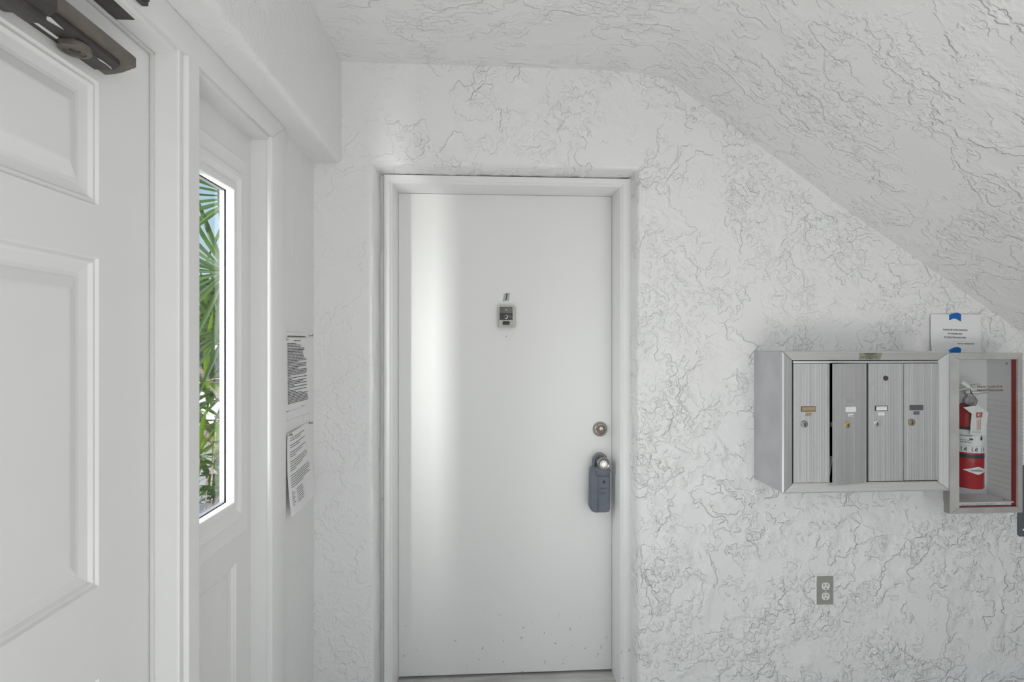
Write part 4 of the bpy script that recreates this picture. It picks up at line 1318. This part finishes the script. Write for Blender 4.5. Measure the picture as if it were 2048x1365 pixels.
for s_ in stems:
    pts = []
    for i in range(len(s_) - 1):
        for t in (0, 0.33, 0.66):
            pts.append(Vector(s_[i]).lerp(Vector(s_[i + 1]), t))
    pts.append(Vector(s_[-1]))
    MB().tube(pts, [0.030 - 0.012 * i / len(pts) for i in range(len(pts))], n=9).build('stem', 'bark', dr_)
tufts = [(s_[-1], 26) for s_ in stems] + [((-1.92, 3.62, 1.02), 20), ((-1.80, 3.55, 0.86), 18), ((-2.05, 3.7, 1.55), 22), ((-1.84, 3.40, 1.14), 18)]
for p, nl in tufts:
    for i in range(nl):
        a = rr.uniform(0, 2 * math.pi)
        el = rr.uniform(-0.35, 1.2)
        d = Vector((math.cos(a) * math.cos(el), math.sin(a) * math.cos(el), math.sin(el)))
        place(rr.choice(DL), 'leaf', dr_, basis(p, d, (rr.uniform(-.3, .3), rr.uniform(-.3, .3), 1)) @ Matrix.Scale(rr.uniform(0.75, 1.15), 4))


def round_leaf(name, L, W, mat):
    vs, fs = [(0, 0, 0)], []
    n = 6
    for i in range(1, n + 1):
        t = i / n
        w_ = W * math.sin(math.pi * min(0.98, t ** 0.8)) * 0.5
        vs += [(L * t, -w_, 0.15 * w_ - 0.1 * L * t * t), (L * t, 0, -0.1 * L * t * t), (L * t, w_, 0.15 * w_ - 0.1 * L * t * t)]
    fs += [(0, 1, 2), (0, 2, 3)]
    for i in range(n - 1):
        a = 1 + 3 * i
        fs += [(a, a + 3, a + 4, a + 1), (a + 1, a + 4, a + 5, a + 2)]
    me = bpy.data.meshes.new(name)
    me.from_pydata(vs, [], fs)
    me.materials.append(M[mat])
    for p in me.polygons:
        p.use_smooth = True
    return me


RL = [round_leaf('leaf', 0.085, 0.06, 'round'), round_leaf('leaf', 0.07, 0.048, 'round')]
rs = thing('round_leaf_bush', (-1.72, 3.12, -0.06), 'low dark green bush with round leaves on the pale paving', 'bush')
for i in range(13):
    a = rr.uniform(0, 2 * math.pi)
    rad = rr.uniform(0.08, 0.30)
    tip = Vector((-1.72 + rad * math.cos(a), 3.12 + rad * math.sin(a), rr.uniform(0.50, 0.86)))
    b0 = Vector((-1.72, 3.12, -0.06))
    mid = b0.lerp(tip, 0.5) + Vector((rr.uniform(-.05, .05), rr.uniform(-.05, .05), 0.08))
    MB().tube([b0, mid, tip], [0.008, 0.006, 0.003], n=6).build('twig', 'bark', rs)
    for k_ in range(11):
        t = rr.uniform(0.45, 1.0)
        p = mid.lerp(tip, (t - 0.4) / 0.6) if t > 0.4 else b0.lerp(mid, t / 0.4)
        aa = rr.uniform(0, 2 * math.pi)
        el = rr.uniform(-0.5, 0.7)
        d = Vector((math.cos(aa) * math.cos(el), math.sin(aa) * math.cos(el), math.sin(el)))
        place(rr.choice(RL), 'leaf', rs, basis(p, d, (rr.uniform(-.5, .5), rr.uniform(-.5, .5), 1)) @ Matrix.Scale(rr.uniform(0.8, 1.25), 4))

fl = thing('red_flower', (-1.86, 3.62, 0.30), 'red flower on a green stalk behind the bush outside', 'flower')
MB().tube([(-1.86, 3.62, -0.06), (-1.862, 3.62, 0.45), (-1.866, 3.62, 0.86)], 0.005, n=6).build('stalk', 'palm_grey', fl)
PT = round_leaf('petal', 0.045, 0.03, 'flower')
for i in range(9):
    a = 2 * math.pi * i / 9
    place(PT, 'petal', fl, basis((-1.866, 3.62, 0.86), (math.cos(a), math.sin(a), 0.5 + 0.4 * (i % 2)), (0, 0, 1)))

# hedge and a parked car further off
hg = MB()
rr = random.Random(17)
for i in range(5200):
    x = rr.uniform(-13, -2.6)
    y = 13.5 + rr.uniform(-0.8, 0.8)
    z = 3.0 * rr.random() ** 0.7
    s_ = rr.uniform(0.10, 0.24)
    d = Vector((rr.gauss(0, 1), rr.gauss(0, 1), rr.gauss(0, 1))).normalized() * s_
    u = d.orthogonal().normalized() * s_ * 0.45
    p = Vector((x, y, z))
    hg.add([p - d, p + u, p + d, p - u], [(0, 1, 2, 3)])
hg.box((-13, 13.2, -0.06), (-2.6, 13.8, 2.4))
tag(hg.build('hedge', 'hedge', None, smooth=0, recalc=False), 'dark green hedge across the far side of the paving', 'hedge', None, 'stuff')

car = thing('parked_car', (-4.6, 8.2, -0.06), 'white parked car half hidden behind the leaves outside', 'car')
side = [(-2.15, 0.28), (-2.2, 0.62), (-2.05, 0.80), (-1.15, 0.92), (-0.45, 1.38), (0.85, 1.42), (1.60, 0.98), (2.1, 0.90), (2.2, 0.60), (2.15, 0.28)]
mcar = lambda a, b, h: (-4.6 + a, 8.2 + h, -0.06 + b)
MB().prism(side, mcar, -0.85, 0.85, 0.05).build('car_body', 'car', car)
MB().prism([(-1.00, 0.94), (-0.42, 1.32), (0.82, 1.36), (1.38, 0.98)], mcar, -0.862, 0.862).build('side_window', 'car_glass', car, smooth=0)
for a in (-1.35, 1.35):
    for h in (-0.80, 0.80):
        MB().lathe([(0.20, -0.10), (0.31, -0.10), (0.33, -0.07), (0.33, 0.07), (0.31, 0.10), (0.20, 0.10)], mcar(a, 0.33, h), (0, 1, 0), n=24).build('wheel', 'tyre', car)
